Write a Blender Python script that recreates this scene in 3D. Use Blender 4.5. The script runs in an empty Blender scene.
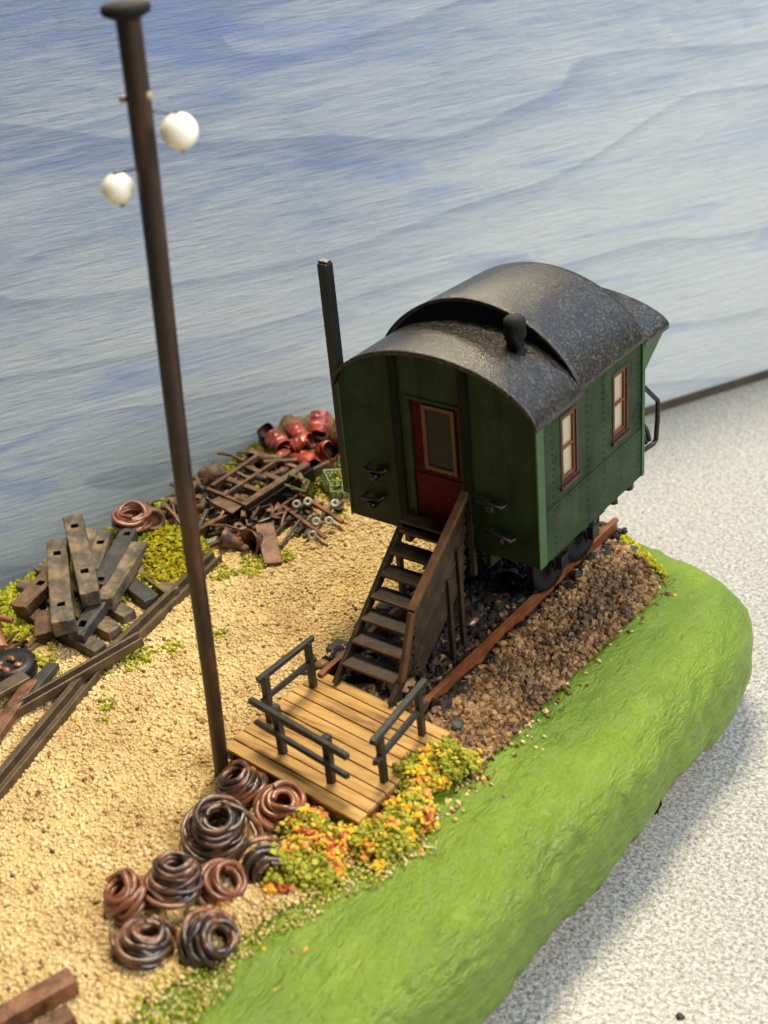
import bpy, bmesh, math, random
import numpy as np
from mathutils import Vector, Matrix, Euler, noise as mnoise
rnd = random.Random(7); npr = np.random.default_rng(11)
S = bpy.context.scene; C = S.collection
# ------------------------------------------------------------------ camera (1 unit = 1 cm of the model)
CP = (9.952, -13.475, 12.002); YAW, PIT, ROL, FPX = -.683, .527, -.100, 1379.3
fw = Vector((math.sin(YAW)*math.cos(PIT), math.cos(YAW)*math.cos(PIT), -math.sin(PIT)))
rr = fw.cross(Vector((0, 0, 1))).normalized(); uu = rr.cross(fw)
r2 = rr*math.cos(ROL) + uu*math.sin(ROL); u2 = -rr*math.sin(ROL) + uu*math.cos(ROL)
cd = bpy.data.cameras.new('camera'); co = bpy.data.objects.new('camera', cd); C.objects.link(co)
M3 = Matrix((r2, u2, -fw)).transposed()
co.matrix_world = Matrix.Translation(CP) @ M3.to_4x4()
cd.sensor_fit = 'VERTICAL'; cd.sensor_height = 24; cd.lens = FPX/1024*24
cd.clip_start = .5; cd.clip_end = 500
cd.dof.use_dof = True; cd.dof.focus_distance = 20.3; cd.dof.aperture_fstop = .0323/(2*.075)
S.camera = co
# ------------------------------------------------------------------ light
w = bpy.data.worlds.new('World'); S.world = w; w.use_nodes = True
w.node_tree.nodes['Background'].inputs[0].default_value = (.80, .88, 1, 1)
w.node_tree.nodes['Background'].inputs[1].default_value = .05
def area(name, d, dist, sx, sy, power, col, tgt=(-1, -1, 0)):
    l = bpy.data.lights.new(name, 'AREA'); l.shape = 'RECTANGLE'; l.size = sx; l.size_y = sy; l.energy = power; l.color = col
    o = bpy.data.objects.new(name, l); C.objects.link(o)
    d = Vector(d).normalized(); o.location = Vector(tgt) + d*dist
    o.rotation_euler = d.to_track_quat('Z', 'Y').to_euler()
    return o
area('ceiling_lamp', (-.14, .27, 1.0), 60, 18, 11, 54000, (1, .86, .60))
area('ceiling_lamp', (-.52, .74, .45), 62, 14, 7, 26000, (1, .85, .58), (0, 0, 3))
area('window_light', (.92, .10, .62), 60, 34, 24, 37000, (.97, .97, .96), (-7, -2, 3))
area('window_light', (.22, .78, .66), 62, 10, 8, 12000, (.50, .70, 1), (0, 1, 2))
S.view_settings.view_transform = 'Standard'; S.view_settings.look = 'None'; S.view_settings.exposure = 0; S.view_settings.gamma = 1
S.render.engine = 'CYCLES'
S.cycles.use_denoising = True; S.cycles.max_bounces = 6; S.cycles.diffuse_bounces = 3; S.cycles.glossy_bounces = 3
S.cycles.caustics_reflective = False; S.cycles.caustics_refractive = False

# ------------------------------------------------------------------ materials
def ramp(nt, fac, cols, inter='LINEAR'):
    r = nt.nodes.new('ShaderNodeValToRGB'); r.color_ramp.interpolation = inter
    e = r.color_ramp.elements
    n = len(cols)
    pos = [c[3] if len(c) > 3 else i/(n-1) for i, c in enumerate(cols)]
    e[0].position = pos[0]; e[0].color = (*cols[0][:3], 1); e[1].position = pos[-1]; e[1].color = (*cols[-1][:3], 1)
    for p, c in list(zip(pos, cols))[1:-1]:
        k = e.new(p); k.color = (*c[:3], 1)
    if fac is not None: nt.links.new(fac, r.inputs[0])
    return r
def node(nt, t, **kw):
    n = nt.nodes.new(t)
    for k, v in kw.items():
        if k in n.inputs: n.inputs[k].default_value = v
        else: setattr(n, k, v)
    return n
def tex(nt, co_, scale, detail=6, rough=.6, stretch=(1, 1, 1), dist=0, rot=(0, 0, 0)):
    m = nt.nodes.new('ShaderNodeMapping'); m.inputs['Scale'].default_value = stretch; m.inputs['Rotation'].default_value = rot
    nt.links.new(co_, m.inputs[0])
    n = nt.nodes.new('ShaderNodeTexNoise'); n.inputs['Scale'].default_value = scale; n.inputs['Detail'].default_value = detail
    n.inputs['Roughness'].default_value = rough; n.inputs['Distortion'].default_value = dist
    nt.links.new(m.outputs[0], n.inputs['Vector'])
    return n.outputs[0]
def math_(nt, op, a, b=None, c=None):
    n = nt.nodes.new('ShaderNodeMath'); n.operation = op
    for i, v in enumerate((a, b, c)):
        if v is None: continue
        if isinstance(v, (int, float)): n.inputs[i].default_value = v
        else: nt.links.new(v, n.inputs[i])
    return n.outputs[0]
def mixc(nt, f, a, b, mode='MIX'):
    n = nt.nodes.new('ShaderNodeMix'); n.data_type = 'RGBA'; n.blend_type = mode
    for i, v in ((0, f), (6, a), (7, b)):
        if isinstance(v, (int, float)): n.inputs[i].default_value = v
        elif isinstance(v, tuple): n.inputs[i].default_value = (*v[:3], 1)
        else: nt.links.new(v, n.inputs[i])
    return n.outputs[2]
def new_mat(name):
    m = bpy.data.materials.new(name); m.use_nodes = True; nt = m.node_tree
    b = nt.nodes['Principled BSDF']; tc = nt.nodes.new('ShaderNodeTexCoord')
    return m, nt, b, tc.outputs['Object']
def bump(nt, b, h, strength, dist=.05):
    k = nt.nodes.new('ShaderNodeBump'); k.inputs['Strength'].default_value = strength; k.inputs['Distance'].default_value = dist
    nt.links.new(h, k.inputs['Height']); nt.links.new(k.outputs[0], b.inputs['Normal']); nt.links.new(k.outputs[0], b.inputs['Coat Normal'])
def mat(name, cols, scale=4, rough=.6, bmp=.3, bscale=20, stretch=(1, 1, 1), spec=.5, metal=0, island=0, bdist=.03, rvar=.15, coat=0, obrand=0, detail=6, bstretch=None, patch=0):
    m, nt, b, oc = new_mat(name)
    f = tex(nt, oc, scale, detail, .65, stretch)
    f = math_(nt, 'MULTIPLY_ADD', f, 1.9, -.45)
    if island:
        g = nt.nodes.new('ShaderNodeNewGeometry')
        f = math_(nt, 'ADD', math_(nt, 'MULTIPLY', f, 1-island), math_(nt, 'MULTIPLY', g.outputs['Random Per Island'], island))
    c = ramp(nt, f, cols).outputs[0]
    if obrand:
        oi = nt.nodes.new('ShaderNodeObjectInfo')
        h = nt.nodes.new('ShaderNodeHueSaturation')
        nt.links.new(math_(nt, 'MULTIPLY_ADD', oi.outputs['Random'], obrand, 1-obrand/2), h.inputs['Value'])
        nt.links.new(c, h.inputs['Color']); c = h.outputs[0]
    if patch:
        pn = ramp(nt, tex(nt, oc, .55, 4, .6), [(1-patch, 1-patch*1.25, 1-patch*1.5, .36), (1, 1, 1, .52), (1.0, 1.0, .92, .62)]).outputs[0]
        c = mixc(nt, 1.0, c, pn, 'MULTIPLY')
    nt.links.new(c, b.inputs['Base Color'])
    n2 = tex(nt, oc, bscale, 5, .6, bstretch or stretch)
    nt.links.new(math_(nt, 'MULTIPLY_ADD', n2, rvar*2, rough-rvar), b.inputs['Roughness'])
    b.inputs['Metallic'].default_value = metal; b.inputs['Specular IOR Level'].default_value = spec
    b.inputs['Coat Weight'].default_value = coat; b.inputs['Coat Roughness'].default_value = .25
    if bmp: bump(nt, b, n2, bmp, bdist)
    return m
MT = {}
MT['sand_grain'] = mat('sand_grain', [(0.0674, 0.0333, 0.0145, 0.03), (0.4045, 0.2279, 0.0774, 0.16), (0.5779, 0.4084, 0.1742, 0.25), (0.655, 0.4939, 0.2322, 0.6), (0.7224, 0.5794, 0.3193, 0.85), (0.8284, 0.7598, 0.6, 1)], 2.2, .42, .2, 30, island=.55, spec=.5, patch=.2)
MT['sand_base'] = mat('sand_base', [(0.4623, 0.2945, 0.1064), (0.5972, 0.4369, 0.1838), (0.6742, 0.5224, 0.2612)], 9, .7, .8, 26, bdist=.05, patch=.2)
MT['ballast_grain'] = mat('ballast_grain', [(0.0121, 0.0072, 0.0035, 0.15), (0.0484, 0.0245, 0.0094, 0.3), (0.1371, 0.0684, 0.0225, 0.46), (0.25, 0.1368, 0.0502, 0.62), (0.3709, 0.2232, 0.0945, 0.8), (0.5161, 0.3744, 0.2007, 1)], 1.7, .45, .2, 20, island=.36, spec=.4)
MT['ballast_base'] = mat('ballast_base', [(.02, .014, .008), (.07, .045, .02), (.17, .10, .045)], 5, .5, .8, 18, bdist=.05)
MT['dark_ballast'] = mat('dark_ballast', [(.006, .005, .004), (.018, .014, .010), (.05, .035, .022)], 3, .6, .3, 18, island=.5, spec=.3)
MT['turf'] = mat('turf', [(.10, .13, .008), (.24, .26, .012), (.42, .42, .03), (.56, .50, .12)], 3, .85, .3, 30, island=.6, spec=.2)
MT['moss'] = mat('moss', [(0.176, 0.15, 0.0048), (0.32, 0.27, 0.0096), (0.416, 0.345, 0.024)], 3, .9, .3, 30, island=.6, spec=.15)
MT['leaf_green'] = mat('leaf_green', [(0.153, 0.176, 0.012), (0.306, 0.304, 0.03), (0.4675, 0.416, 0.072)], 3, .8, .3, 30, island=.6, spec=.2)
MT['leaf_yellow'] = mat('leaf_yellow', [(.52, .31, .015), (.68, .44, .03), (.74, .56, .12)], 3, .8, .3, 30, island=.6, spec=.2)
MT['leaf_orange'] = mat('leaf_orange', [(.66, .20, .03), (.82, .34, .07), (.86, .46, .18)], 3, .8, .3, 30, island=.6, spec=.2)
MT['leaf_red'] = mat('leaf_red', [(.30, .05, .02), (.5, .12, .05)], 3, .8, .3, 30, island=.6, spec=.2)
MT['wagon_green'] = mat('wagon_green', [(0.0043, 0.0101, 0.0036, 0.12), (0.0116, 0.0275, 0.0084, 0.3), (0.0168, 0.0376, 0.012, 0.55), (0.0263, 0.0535, 0.0192, 0.85)], 2.0, .55, .10, 40, rvar=.1, bdist=.01, detail=10, spec=.22)
def worn(name, chip=(.16, .13, .08)):
    m = MT[name]; nt = m.node_tree; b = nt.nodes['Principled BSDF']; src = b.inputs['Base Color'].links[0].from_socket
    tc = nt.nodes.new('ShaderNodeTexCoord').outputs['Object']
    st = ramp(nt, tex(nt, tc, 3.2, 6, .7, (1, 1, .22)), [(.45, .42, .36, .34), (1, 1, 1, .5), (1.0, 1.0, 1.0, .7)]).outputs[0]
    c = mixc(nt, .85, src, st, 'MULTIPLY')
    ch = ramp(nt, tex(nt, tc, 11, 5, .75), [(0, 0, 0, .70), (1, 1, 1, .76)]).outputs[0]
    nt.links.new(mixc(nt, math_(nt, 'MULTIPLY', ch, .6), c, chip), b.inputs['Base Color'])
worn('wagon_green')
MT['wagon_edge'] = mat('wagon_edge', [(0.0176, 0.062, 0.018), (0.0288, 0.088, 0.0252)], 3, .45, .1, 40, bdist=.01)
MT['wagon_dark'] = mat('wagon_dark', [(0.006, 0.0078, 0.0042), (0.012, 0.0156, 0.0072)], 3, .5, .1, 40, spec=.08)
MT['roof'] = mat('roof', [(.004, .004, .004, .25), (.011, .010, .009, .5), (.035, .030, .022, .64), (.16, .13, .08, .84)], 30, .36, .9, 42, rvar=.14, bdist=.022, spec=1.0, detail=8)
def roof_mat():
    m, nt, b, oc = new_mat('sooty_glint_roof')
    v = node(nt, 'ShaderNodeTexVoronoi', Scale=34.0); nt.links.new(oc, v.inputs['Vector'])
    sc_ = nt.nodes.new('ShaderNodeSeparateColor'); nt.links.new(v.outputs['Color'], sc_.inputs[0])
    n1 = tex(nt, oc, 5, 6, .7)
    f = math_(nt, 'ADD', math_(nt, 'MULTIPLY', sc_.outputs[0], .75), math_(nt, 'MULTIPLY', n1, .5))
    c = ramp(nt, f, [(.004, .004, .004, .3), (.008, .0075, .007, .6), (.018, .016, .012, .82), (.08, .066, .045, 1)]).outputs[0]  # sooty black; the tan flecks paint sparkle on the grain into the colour
    nt.links.new(c, b.inputs['Base Color'])
    h = math_(nt, 'ADD', sc_.outputs[1], tex(nt, oc, 30, 4, .7)); bump(nt, b, h, .5, .022)
    b.inputs['Roughness'].default_value = .30; b.inputs['Specular IOR Level'].default_value = .5
    return m
MT['roof'] = roof_mat()
MT['black'] = mat('black', [(.004, .004, .004), (.011, .010, .009)], 5, .45, .3, 30, bdist=.015)
MT['rail_black'] = mat('rail_black', [(0.007, 0.007, 0.0063), (0.0182, 0.0168, 0.014), (0.0385, 0.035, 0.0294)], 5, .5, .6, 24, bdist=.02, obrand=.3)
MT['soot'] = mat('soot', [(.003, .003, .003), (.007, .006, .006)], 5, .75, .8, 30, bdist=.03, spec=.3)
MT['door_red'] = mat('door_red', [(.035, .001, .0015), (.085, .002, .003), (.13, .004, .005)], 5, .6, .1, 30, spec=.12)
MT['frame_wood'] = mat('frame_wood', [(0.09, 0.027, 0.0064), (0.16, 0.054, 0.012)], 5, .5, .1, 30)
MT['frame_dark'] = mat('frame_dark', [(.03, .006, .004), (.06, .012, .008)], 5, .5, .1, 30)
MT['pane_cream'] = mat('pane_cream', [(.30, .26, .16), (.42, .37, .25)], 3, .12, .03, 4, spec=.8)
MT['pane_dark'] = mat('pane_dark', [(.02, .024, .022), (.04, .045, .04)], 3, .35, 0, 4, spec=.12)
MT['deck'] = mat('deck', [(0.0344, 0.016, 0.005, 0.08), (0.2064, 0.0991, 0.0218, 0.3), (0.399, 0.2175, 0.053, 0.52), (0.5091, 0.3134, 0.0998, 0.9)], 2.1, .55, .35, 8, stretch=(.35, 3.2, 1), bdist=.02, rvar=.1, detail=9)
MT['deck_edge'] = mat('deck_edge', [(.06, .03, .01), (.16, .08, .025)], 4, .6, .3, 20)
MT['stair'] = mat('stair', [(0.009, 0.0053, 0.003), (0.0263, 0.015, 0.0075), (0.0638, 0.0338, 0.0135)], 4, .5, .4, 20, bdist=.02)
MT['stair_brown'] = mat('stair_brown', [(0.04, 0.0176, 0.0072), (0.092, 0.0416, 0.0144), (0.152, 0.072, 0.0256)], 4, .5, .4, 14, stretch=(1, 1, 1), bdist=.015)
MT['mast'] = mat('mast', [(0.009, 0.0053, 0.0037, 0.2), (0.0285, 0.0128, 0.006, 0.5), (0.0975, 0.0338, 0.012, 0.8)], 2.6, .45, .4, 12, stretch=(1, 1, .25), bdist=.02)
MT['mast_cap'] = mat('mast_cap', [(.012, .010, .008), (.04, .033, .026)], 3, .5, .4, 12)
MT['globe'] = mat('globe', [(.80, .77, .68), (.88, .85, .77)], 2, .5, .05, 4, spec=.6)
_b = MT['globe'].node_tree.nodes['Principled BSDF']; _b.inputs['Subsurface Weight'].default_value = .7; _b.inputs['Subsurface Radius'].default_value = (.3, .27, .2); _b.inputs['Subsurface Scale'].default_value = 1.0
MT['brass'] = mat('brass', [(.25, .2, .1), (.4, .34, .2)], 5, .4, .1, 30)
MT['rail_rust'] = mat('rail_rust', [(.07, .022, .008), (.17, .055, .018), (.30, .11, .035)], 5, .38, .3, 18, stretch=(1, .5, 1), bdist=.015)
MT['rust'] = mat('rust', [(.016, .010, .007), (.075, .030, .014), (.21, .085, .036), (.30, .14, .065)], 4.5, .42, .5, 18, bdist=.02, obrand=.5)
MT['rust_brown'] = mat('rust_brown', [(0.024, 0.0128, 0.0064), (0.12, 0.06, 0.0256), (0.288, 0.16, 0.08)], 4.5, .55, .6, 18, bdist=.03, obrand=.4)
MT['coil_brown'] = mat('coil_brown', [(0.0102, 0.0076, 0.0059, 0.1), (0.0425, 0.0238, 0.0153, 0.35), (0.204, 0.085, 0.0382, 0.6), (0.306, 0.2125, 0.1445, 0.9)], 2.6, .33, .3, 18, bdist=.015, spec=.7, coat=.3)
MT['coil_black'] = mat('coil_black', [(0.013, 0.009, 0.0068, 0.2), (0.0585, 0.032, 0.0204, 0.5), (0.338, 0.12, 0.051, 0.72), (0.52, 0.33, 0.221, 0.95)], 2.6, .33, .3, 18, bdist=.015, spec=.7, coat=.3)
MT['coil_rust'] = mat('coil_rust', [(0.04, 0.0153, 0.0072), (0.176, 0.0553, 0.0225), (0.272, 0.102, 0.045), (0.32, 0.187, 0.117)], 2.6, .35, .3, 18, bdist=.015, spec=.7, coat=.3)
MT['sleeper'] = mat('sleeper', [(0.024, 0.0192, 0.0144, 0.15), (0.072, 0.056, 0.036, 0.4), (0.176, 0.12, 0.064, 0.65), (0.288, 0.192, 0.088, 0.95)], 2.6, .6, .5, 16, stretch=(1, 1, 1), bdist=.025, obrand=.5, detail=9)
MT['sleeper_dark'] = mat('sleeper_dark', [(.010, .010, .010), (.035, .034, .03), (.085, .075, .058)], 2.6, .55, .5, 16, bdist=.025, detail=9)
MT['old_rail'] = mat('old_rail', [(.02, .014, .009), (.075, .046, .022), (.15, .095, .045)], 3, .45, .4, 18, bdist=.02)
MT['barrel_red'] = mat('barrel_red', [(0.065, 0.013, 0.0078, 0.1), (0.221, 0.0286, 0.0169, 0.35), (0.416, 0.0585, 0.0325, 0.6), (0.468, 0.169, 0.065, 0.9)], 6, .33, .4, 14, bdist=.02, obrand=.35, coat=.3)
MT['barrel_in'] = mat('barrel_in', [(.02, .006, .005), (.08, .018, .012)], 5, .6, .2, 20)
MT['crate_green'] = mat('crate_green', [(.10, .14, .04), (.24, .31, .10), (.36, .42, .18)], 6, .5, .3, 20, obrand=.3)
MT['white_metal'] = mat('white_metal', [(.30, .29, .26), (.66, .65, .60)], 6, .3, .1, 20)
MT['rock'] = mat('rock', [(.09, .045, .015), (.23, .125, .045), (.34, .21, .085)], 4, .7, .8, 14, bdist=.05)
MT['board_strip'] = mat('board_strip', [(.035, .028, .018), (.09, .075, .05)], 3, .7, .5, 14)
MT['foam'] = mat('foam', [(.12, .10, .08), (.30, .26, .22)], 5, .8, .5, 14)

# painted board
def board_mat():
    m, nt, b, oc = new_mat('painted_board')
    big = tex(nt, oc, .16, 3, .5, (.45, 1, 1.5), 1.2)
    sp0 = nt.nodes.new('ShaderNodeSeparateXYZ'); nt.links.new(oc, sp0.inputs[0])
    lin = math_(nt, 'ADD', math_(nt, 'MULTIPLY', sp0.outputs[2], .50), math_(nt, 'MULTIPLY', sp0.outputs[0], .035))
    saw = math_(nt, 'FRACT', math_(nt, 'ADD', lin, math_(nt, 'MULTIPLY', tex(nt, oc, .20, 2, .35, (.35, 1, 1.2), .3), 4.2)))
    patch = tex(nt, oc, .30, 6, .6, (.5, 1, 2.0), .8)
    sep = nt.nodes.new('ShaderNodeSeparateXYZ'); nt.links.new(oc, sep.inputs[0])
    hgt = math_(nt, 'MULTIPLY_ADD', sep.outputs[2], .088, -.02)
    left = math_(nt, 'MULTIPLY', sep.outputs[0], -.018)
    f = math_(nt, 'ADD', math_(nt, 'MULTIPLY_ADD', patch, 1.3, -.86), math_(nt, 'ADD', hgt, left))
    f = math_(nt, 'ADD', f, math_(nt, 'MULTIPLY', saw, .16))
    st0 = tex(nt, oc, 1.0, 4, .6, (.7, 1, 9), .2, (0, .03, 0))
    f = math_(nt, 'ADD', f, math_(nt, 'MULTIPLY_ADD', st0, .8, -.4))
    c = ramp(nt, f, [(.62, .67, .69, 0), (.57, .63, .67, .3), (.50, .565, .635, .55), (.40, .47, .58, .78), (.25, .33, .51, 1)]).outputs[0]
    pat2 = tex(nt, oc, .45, 5, .6, (.5, 1, 2.2), 1)
    k = ramp(nt, pat2, [(0, 0, 0, .55), (1, 1, 1, .75)]).outputs[0]
    c = mixc(nt, math_(nt, 'MULTIPLY', k, .6), c, (.18, .28, .62))
    k3 = ramp(nt, saw, [(0, 0, 0, .80), (1, 1, 1, .98), (0, 0, 0, 1)]).outputs[0]
    c = mixc(nt, math_(nt, 'MULTIPLY', k3, .36), c, (.24, .30, .42))
    nt.links.new(c, b.inputs['Base Color'])
    st = tex(nt, oc, 1.0, 5, .65, (.9, 1, 11), .35, (0, .03, 0))
    st2 = tex(nt, oc, 1.0, 4, .7, (3, 1, 26), .2, (0, .0, 0))
    h = math_(nt, 'ADD', st, math_(nt, 'MULTIPLY', st2, .5))
    bump(nt, b, h, .7, .09)
    b.inputs['Roughness'].default_value = .5; b.inputs['Specular IOR Level'].default_value = .225
    return m
MT['board'] = board_mat()
def table_mat():
    m, nt, b, oc = new_mat('speckled_tabletop')
    n1 = tex(nt, oc, 15, 3, .7); n2 = tex(nt, oc, 27, 2, .6)
    v = node(nt, 'ShaderNodeTexVoronoi', Scale=11.0); nt.links.new(oc, v.inputs['Vector'])
    f = math_(nt, 'ADD', math_(nt, 'MULTIPLY', n1, .75), math_(nt, 'MULTIPLY', n2, .45))
    c = ramp(nt, f, [(.07, .066, .058, .43), (.20, .196, .184, .515), (.33, .325, .31, .60), (.54, .535, .51, .72)]).outputs[0]
    k = ramp(nt, v.outputs['Distance'], [(1, 1, 1, 0), (0, 0, 0, .25)]).outputs[0]
    rc = nt.nodes.new('ShaderNodeSeparateColor'); nt.links.new(v.outputs['Color'], rc.inputs[0])
    sel = ramp(nt, rc.outputs[0], [(0, 0, 0, .72), (1, 1, 1, .8)]).outputs[0]
    c = mixc(nt, math_(nt, 'MULTIPLY', math_(nt, 'MULTIPLY', k, sel), .7), c, (.09, .08, .065))
    big = tex(nt, oc, .25, 3, .5)
    c = mixc(nt, math_(nt, 'MULTIPLY_ADD', big, .5, -.1), c, (.36, .33, .27))
    nt.links.new(c, b.inputs['Base Color'])
    b.inputs['Roughness'].default_value = .33; b.inputs['Specular IOR Level'].default_value = .7
    bump(nt, b, n2, .25, .03)
    return m
MT['table'] = table_mat()
def bank_mat():
    m, nt, b, oc = new_mat('painted_bank')
    n1 = tex(nt, oc, .9, 6, .6, (1, .5, 1)); n2 = tex(nt, oc, 7, 5, .7, (1, .35, 1))
    f = math_(nt, 'ADD', math_(nt, 'MULTIPLY', n1, .7), math_(nt, 'MULTIPLY', n2, .45))
    c = ramp(nt, f, [(.082, .145, .002, .35), (.122, .203, .002, .5), (.150, .240, .002, .64), (.21, .31, .006, .85)]).outputs[0]
    n3 = tex(nt, oc, 9, 6, .75, (1, .5, 1), .3)
    k = ramp(nt, n3, [(0, 0, 0, .62), (1, 1, 1, .75)]).outputs[0]
    c = mixc(nt, math_(nt, 'MULTIPLY', k, .15), c, (.34, .40, .04))
    nt.links.new(c, b.inputs['Base Color'])
    s1 = tex(nt, oc, 3.2, 5, .7, (1.2, .35, 1.2), .3); s2 = tex(nt, oc, 12, 4, .7, (1, .45, 1))
    vo = node(nt, 'ShaderNodeTexVoronoi', Scale=3.6); nt.links.new(oc, vo.inputs['Vector'])
    pit = ramp(nt, vo.outputs['Distance'], [(0, 0, 0, 0), (1, 1, 1, .22)]).outputs[0]
    h = math_(nt, 'ADD', math_(nt, 'ADD', s1, math_(nt, 'MULTIPLY', s2, .6)), math_(nt, 'MULTIPLY', pit, .22))
    bump(nt, b, h, .95, .12)
    b.inputs['Roughness'].default_value = .42; b.inputs['Specular IOR Level'].default_value = .4; b.inputs['Coat Weight'].default_value = .4; b.inputs['Coat Roughness'].default_value = .2
    return m
MT['bank'] = bank_mat()

# ------------------------------------------------------------------ mesh helpers
ICO = None
def ico(sub):
    bm = bmesh.new(); bmesh.ops.create_icosphere(bm, subdivisions=sub, radius=1)
    v = np.array([x.co[:] for x in bm.verts]); f = np.array([[y.index for y in x.verts] for x in bm.faces]); bm.free()
    return v, f
ICO1, ICO2, ICO3 = ico(1), ico(2), ico(3)
class MB:
    def __init__(s): s.v = []; s.f = []; s.m = []; s.s = []
    def add(s, vs, fs, mi=0, sm=False):
        n = len(s.v); s.v.extend([tuple(v) for v in vs]); s.f.extend([tuple(i+n for i in f) for f in fs]); s.m.extend([mi]*len(fs)); s.s.extend([sm]*len(fs)); return s
    def box(s, lo, hi, mi=0, mat=None, jit=0):
        x0, y0, z0 = lo; x1, y1, z1 = hi
        vs = [Vector(p) for p in ((x0, y0, z0), (x1, y0, z0), (x1, y1, z0), (x0, y1, z0), (x0, y0, z1), (x1, y0, z1), (x1, y1, z1), (x0, y1, z1))]
        if jit: vs = [v+Vector([rnd.uniform(-jit, jit) for _ in range(3)]) for v in vs]
        if mat is not None: vs = [mat @ v for v in vs]
        return s.add(vs, [(0, 3, 2, 1), (4, 5, 6, 7), (0, 1, 5, 4), (1, 2, 6, 5), (2, 3, 7, 6), (3, 0, 4, 7)], mi)
    def bar(s, a, b, w_, h_, mi=0, up=(0, 0, 1), jit=0, top=False):
        """box from a to b; with top=True the points are on the top face"""
        a, b = Vector(a), Vector(b); d = (b-a); L = d.length; d.normalize()
        x = d.cross(Vector(up)); 
        if x.length < 1e-4: x = d.cross(Vector((1, 0, 0)))
        x.normalize(); z = x.cross(d)
        m = Matrix((x, d, z)).transposed().to_4x4(); m.translation = a
        off = -h_ if top else -h_/2
        return s.box((-w_/2, 0, off), (w_/2, L, off+h_), mi, m, jit)
    def tube(s, pts, r, n=8, mi=0, closed=False, cap=True, sm=True):
        pts = [Vector(p) for p in pts]; K = len(pts)
        rs = r if isinstance(r, (list, tuple)) else [r]*K
        T = []
        for i in range(K):
            if closed: t = pts[(i+1) % K]-pts[i-1]
            else: t = pts[min(i+1, K-1)]-pts[max(i-1, 0)]
            T.append(t.normalized())
        nv = T[0].orthogonal().normalized(); vs = []
        for i in range(K):
            nv = (nv - T[i]*nv.dot(T[i])).normalized(); bn = T[i].cross(nv)
            for k in range(n):
                a = 2*math.pi*k/n; vs.append(pts[i]+(nv*math.cos(a)+bn*math.sin(a))*rs[i])
        fs = []
        for i in range(K if closed else K-1):
            j = (i+1) % K
            for k in range(n): fs.append((i*n+k, i*n+(k+1) % n, j*n+(k+1) % n, j*n+k))
        s.add(vs, fs, mi, sm)
        if cap and not closed:
            s.add(vs[:n], [tuple(range(n))[::-1]], mi); s.add(vs[-n:], [tuple(range(n))], mi)
        return s
    def lathe(s, prof, n=24, mat=None, mi=0, sm=True):
        vs = []; K = len(prof)
        for r, z in prof:
            for k in range(n):
                a = 2*math.pi*k/n; v = Vector((r*math.cos(a), r*math.sin(a), z)); vs.append(mat @ v if mat is not None else v)
        fs = [(i*n+k, i*n+(k+1) % n, (i+1)*n+(k+1) % n, (i+1)*n+k) for i in range(K-1) for k in range(n)]
        return s.add(vs, fs, mi, sm)
    def prism(s, poly, y0, y1, mi=0, axis='y', sm=False):
        """poly of (a,b): axis y -> (x,z); axis x -> (y,z)"""
        n = len(poly)
        P = (lambda a, b, t: (a, t, b)) if axis == 'y' else (lambda a, b, t: (t, a, b))
        vs = [P(a, b, y0) for a, b in poly]+[P(a, b, y1) for a, b in poly]
        fs = [tuple(range(n)), tuple(range(2*n-1, n-1, -1))]+[(i, i+n, (i+1) % n+n, (i+1) % n) for i in range(n)]
        return s.add(vs, fs, mi, sm)
    def blob(s, c, r, base=None, amp=.25, fr=1.5, mi=0, rot=True, sm=True):
        V, F = base or ICO2
        r = r if isinstance(r, (tuple, list)) else (r, r, r)
        R = Euler([rnd.uniform(0, 6) for _ in range(3)]).to_matrix() if rot else Matrix.Identity(3)
        off = Vector([rnd.uniform(-50, 50) for _ in range(3)]); vs = []
        for v in V:
            v = Vector(v); d = 1+amp*mnoise.noise(v*fr+off)*2
            v = R @ (v*d); vs.append(Vector(c)+Vector((v.x*r[0], v.y*r[1], v.z*r[2])))
        return s.add(vs, [tuple(f) for f in F], mi, sm)
    def build(s, name, mats, parent=None, bev=0, loc=None, kind=None):
        me = bpy.data.meshes.new(name); me.from_pydata(s.v, [], s.f)
        me.polygons.foreach_set('material_index', s.m); me.polygons.foreach_set('use_smooth', s.s)
        mats = mats if isinstance(mats, (list, tuple)) else [mats]
        for k in mats: me.materials.append(MT[k])
        bm = bmesh.new(); bm.from_mesh(me); bmesh.ops.recalc_face_normals(bm, faces=bm.faces); bm.to_mesh(me); bm.free()
        me.update()
        o = bpy.data.objects.new(name, me); C.objects.link(o)
        if parent is not None: o.parent = parent
        if loc is not None: o.location = loc
        if bev:
            bv = o.modifiers.new('bevel', 'BEVEL'); bv.width = bev; bv.segments = 2; bv.limit_method = 'ANGLE'; bv.angle_limit = .7
        if kind: o['kind'] = kind
        return o
def tag(o, label, cat, group=None, kind=None):
    o['label'] = label; o['category'] = cat
    if group: o['group'] = group
    if kind: o['kind'] = kind
    return o
def thing(name, label, cat, loc=(0, 0, 0), rot=(0, 0, 0), group=None):
    o = bpy.data.objects.new(name, None); C.objects.link(o); o.location = loc; o.rotation_euler = rot; o.empty_display_size = .2
    return tag(o, label, cat, group)
def part(name, mb, mats, parent, bev=0, label=None):
    """mesh written in world coordinates under a thing whose empty may stand elsewhere (unrotated)"""
    off = Vector(parent.location); 
    if parent.parent is not None: off = off + parent.parent.location
    off = parent.get('wo', None) or tuple(off)
    mb.v = [(v[0]-off[0], v[1]-off[1], v[2]-off[2]) for v in mb.v]
    o = mb.build(name, mats, parent, bev); o['wo'] = off
    if label: o['label'] = label
    return o
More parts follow.
